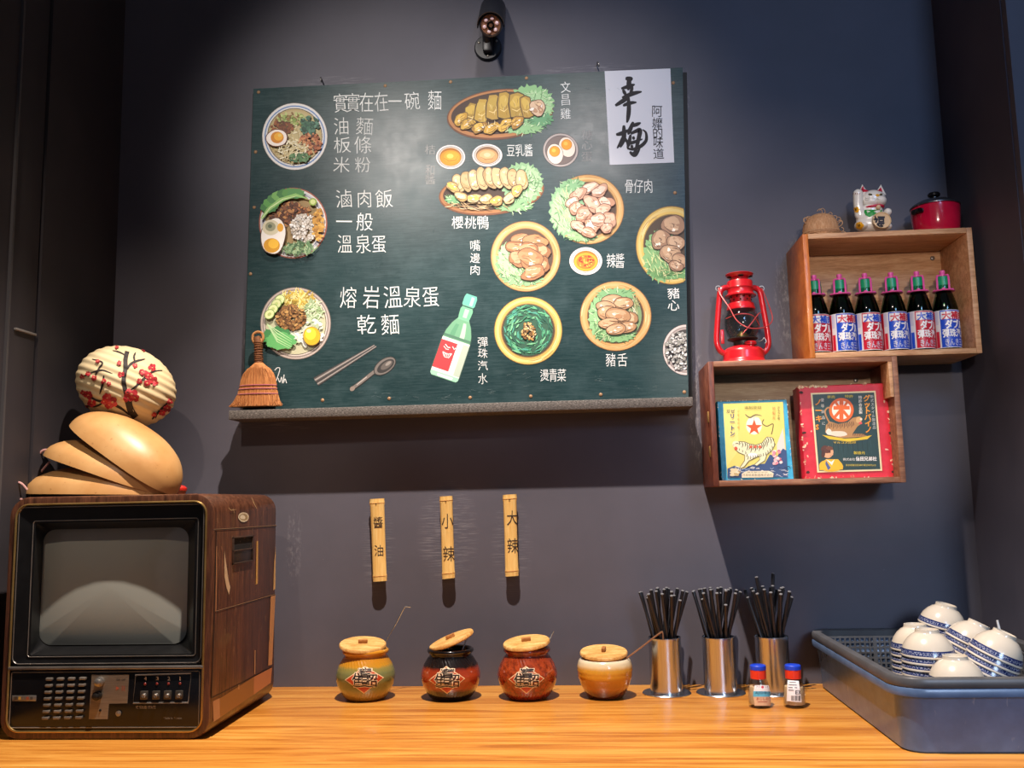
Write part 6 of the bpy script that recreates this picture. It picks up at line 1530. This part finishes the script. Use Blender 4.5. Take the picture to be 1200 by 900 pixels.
a, b = g_(520, 590); c_, d_ = g_(720, 830); p.fit('福', a, b, c_, d_, '241a18', 0.03); p.build('coin_character', cat, 0.4)

# red pot
x = P(1097.5, 268, y=YC).x; pot = thing('red_pot', 'small red pot with black handles and a grey lid, on top of the upper box', 'pot', (x, YC, UT))
PR = M('pot_red', 'b40c30', 'c41438', 0.15, coat=0.7)
PX = Matrix.Translation((x, YC, UT)) @ Matrix.Diagonal((1, 1, 1.17, 1))
m = MB(); m.lathe([(0, 0), (0.0440, 0), (0.0462, 0.002), (0.0500, 0.025), (0.0520, 0.050), (0.0522, 0.056), (0.0508, 0.0575), (0.0490, 0.056), (0.0470, 0.025), (0.0430, 0.004), (0, 0.004)], n=56, xf=PX); m.build('pot_body', PR, pot)
m2 = MB(); m2.lathe([(0.0495, 0.0576), (0.0528, 0.0580), (0.0530, 0.0600), (0.0480, 0.0640), (0.0360, 0.0700), (0.0180, 0.0745), (0, 0.0755)], n=56, xf=PX); l = m2.build('lid', M('grey_lid_metal', '6c6c72', '84848a', 0.22, 0.9), pot)
MB().lathe([(0.008, 0.0750), (0.008, 0.079), (0.0125, 0.0815), (0.0135, 0.0850), (0.0110, 0.0880), (0, 0.0885)], n=24, xf=PX).build('lid_knob', BLKG, l)
for s in (-1, 1):
    m3 = MB(); m3.box((-0.007, -0.013, -0.0055), (0.009, 0.013, 0.0055), 0.003, Matrix.Translation((x, YC, UT + 0.054)) @ Matrix.Rotation(math.radians(28), 4, 'Z') @ Matrix.Translation((s * 0.0545, 0, 0))); m3.build('side_handle', BLKG, pot)

# ------------------------------------------------------------------ soda bottles
GREEN = glass('green_bottle_glass', '1c5a26', 0.05)
PINK = M('hot_pink_plastic', 'e0509e', 'ea66ac', 0.35); GCAP = M('green_cap', '128a5a', '1a9a68', 0.3); DRINK = M('dark_green_drink', '0c3414', '124a1c', 0.15)
def soda(main, other):
    root = thing('soda_bottle', 'x', 'soda bottle', (0, 0, 0)); ORIG[root.name] = Vector((0, 0, 0))
    pr = [(0, 0), (0.0240, 0), (0.0268, 0.003), (0.0272, 0.010), (0.0272, 0.092), (0.0268, 0.097), (0.0242, 0.110), (0.0195, 0.127), (0.0165, 0.134), (0.0150, 0.138), (0.0150, 0.150), (0.0130, 0.150), (0.0130, 0.138), (0.0170, 0.127), (0.0215, 0.110), (0.0245, 0.096), (0.0250, 0.010), (0.022, 0.004), (0, 0.004)]
    m = MB(); m.lathe(pr, n=40); m.build('bottle_glass', GREEN, root)
    MB().lathe([(0, 0.0045), (0.0215, 0.0048), (0.0244, 0.011), (0.0240, 0.095), (0.0220, 0.105), (0, 0.106)], n=32).build('soda', DRINK, root)
    MB().lathe([(0.0152, 0.1365), (0.0225, 0.1365), (0.0235, 0.1378), (0.0225, 0.1392), (0.0152, 0.1392)], n=36).build('pink_flange', PINK, root)
    MB().lathe([(0, 0.1505), (0.0140, 0.1400), (0.0150, 0.1405), (0.0150, 0.1600), (0.0142, 0.1690), (0.0120, 0.1705), (0, 0.1707)], n=36).build('green_cap', GCAP, root)
    m = MB()
    for k in range(4):
        a = PI / 2 * k - PI / 2 + 0.15; ca_, sa_ = math.cos(a), math.sin(a)
        m.tube([(0.0168 * ca_, 0.0168 * sa_, 0.139), (0.0166 * ca_, 0.0166 * sa_, 0.166), (0.0150 * ca_, 0.0150 * sa_, 0.1718), (0.004 * ca_, 0.004 * sa_, 0.1735)], 0.0023, 6)
        b = a + PI / 4; m.ell((0.0175 * math.cos(b), 0.0175 * math.sin(b), 0.1405), (0.0040, 0.0040, 0.0030), 10, 6)
    m.build('pink_cage', PINK, root)
    MB().lathe([(0.0050, 0.1722), (0.0052, 0.1780), (0.0062, 0.1800), (0.0056, 0.1845), (0, 0.1860)], n=20).build('pink_plunger', PINK, root)
    def f(u, v):      # u: degrees round the bottle from the front, v: height in mm
        a = math.radians(u - 90); nn = Vector((math.cos(a), math.sin(a), 0)); return nn * 0.0272 + Vector((0, 0, v / 1000)), nn
    p = Paint(f, 0.0003, 0.00004, 0.0, 4)
    def panel(u0, u1, v0, v1, col):
        n = max(1, int(round((u1 - u0) / 2.5))); vs = []; fs = []
        for i in range(n + 1): u = u0 + (u1 - u0) * i / n; vs += [(u, v0), (u, v1)]
        p.raw(vs, [(2 * i, 2 * i + 2, 2 * i + 3, 2 * i + 1) for i in range(n)], col)
    panel(-180, 180, 8, 91.5, 'dcd8d6'); panel(-62, 66, 9.5, 90.5, main)
    pts = [(-60, 70), (66, 70)]; panel(-58, 64, 71, 88, 'e4e0de')
    panel(-174, -88, 9.5, 90.5, other); panel(-86, -70, 9.5, 45, other); panel(-86, -70, 60, 90, 'c8c4d0')
    panel(78, 92, 9.5, 90, other); panel(96, 176, 9.5, 90.5, main)
    def tx(body, u0, u1, v0, v1, col, w): # heights run up, so flip
        vs, fs = glyph(body, 0.0); a0 = min(q[0] for q in vs); a1 = max(q[0] for q in vs); b0 = min(q[1] for q in vs); b1 = max(q[1] for q in vs)
        for ou, ov in ((0, 0), (w, 0), (-w, 0), (0, w * 0.35), (0, -w * 0.35)):
            p.raw([(u0 + ou + (x_ - a0) / (a1 - a0) * (u1 - u0), v0 + ov + (y_ - b0) / (b1 - b0) * (v1 - v0)) for x_, y_ in vs], fs, col)
    p.h = 0.0007; p.sub = 6.0
    tx('大補肉', -52, 56, 70.5, 87.5, other, 1.6); tx('ダブル', -40, 50, 50, 69, 'f0eeec', 2.2); tx('彈珠汽水', -54, 60, 31, 49, 'f0eeec', 1.2); tx('きんき三酉', -46, 54, 12, 27, 'c8ccdc', 0.4)
    r_ = random.Random(3)
    for k in range(8): u = -150 + 18 * k; panel(u * 0.5 - 90, u * 0.5 - 84, 14 + 6 * (k % 3), 30 + 9 * (k % 4), 'd8d4dc')
    p.build('wrapped_label', root, 0.35)
    return root
RDL, BLL = 'c41c34', '1c4cc0'
pr_ = soda(RDL, BLL); pb_ = soda(BLL, RDL)
words = ['red-labelled soda bottle half hidden by the left side of the box', 'blue-labelled soda bottle, second from the left in the box', 'red-labelled soda bottle, third from the left in the box', 'blue-labelled soda bottle, fourth from the left in the box', 'red-labelled soda bottle, fifth from the left in the box', 'blue-labelled soda bottle at the right end of the row in the box']
for k, u in enumerate((958, 988, 1018, 1049, 1079.5, 1110)):
    src = pr_ if k % 2 == 0 else pb_; x = P(u, 395, y=-0.095).x
    o = src if k < 2 else dup(src, (0, 0, 0))
    o.location = (x, -0.095, UF); o.rotation_euler = (0, 0, math.radians([16, 20, 20, 20, 22, 16][k] - 0)); o['label'] = words[k]; o['group'] = 'soda bottles in the upper box'
bpy.data.objects.remove(_to)
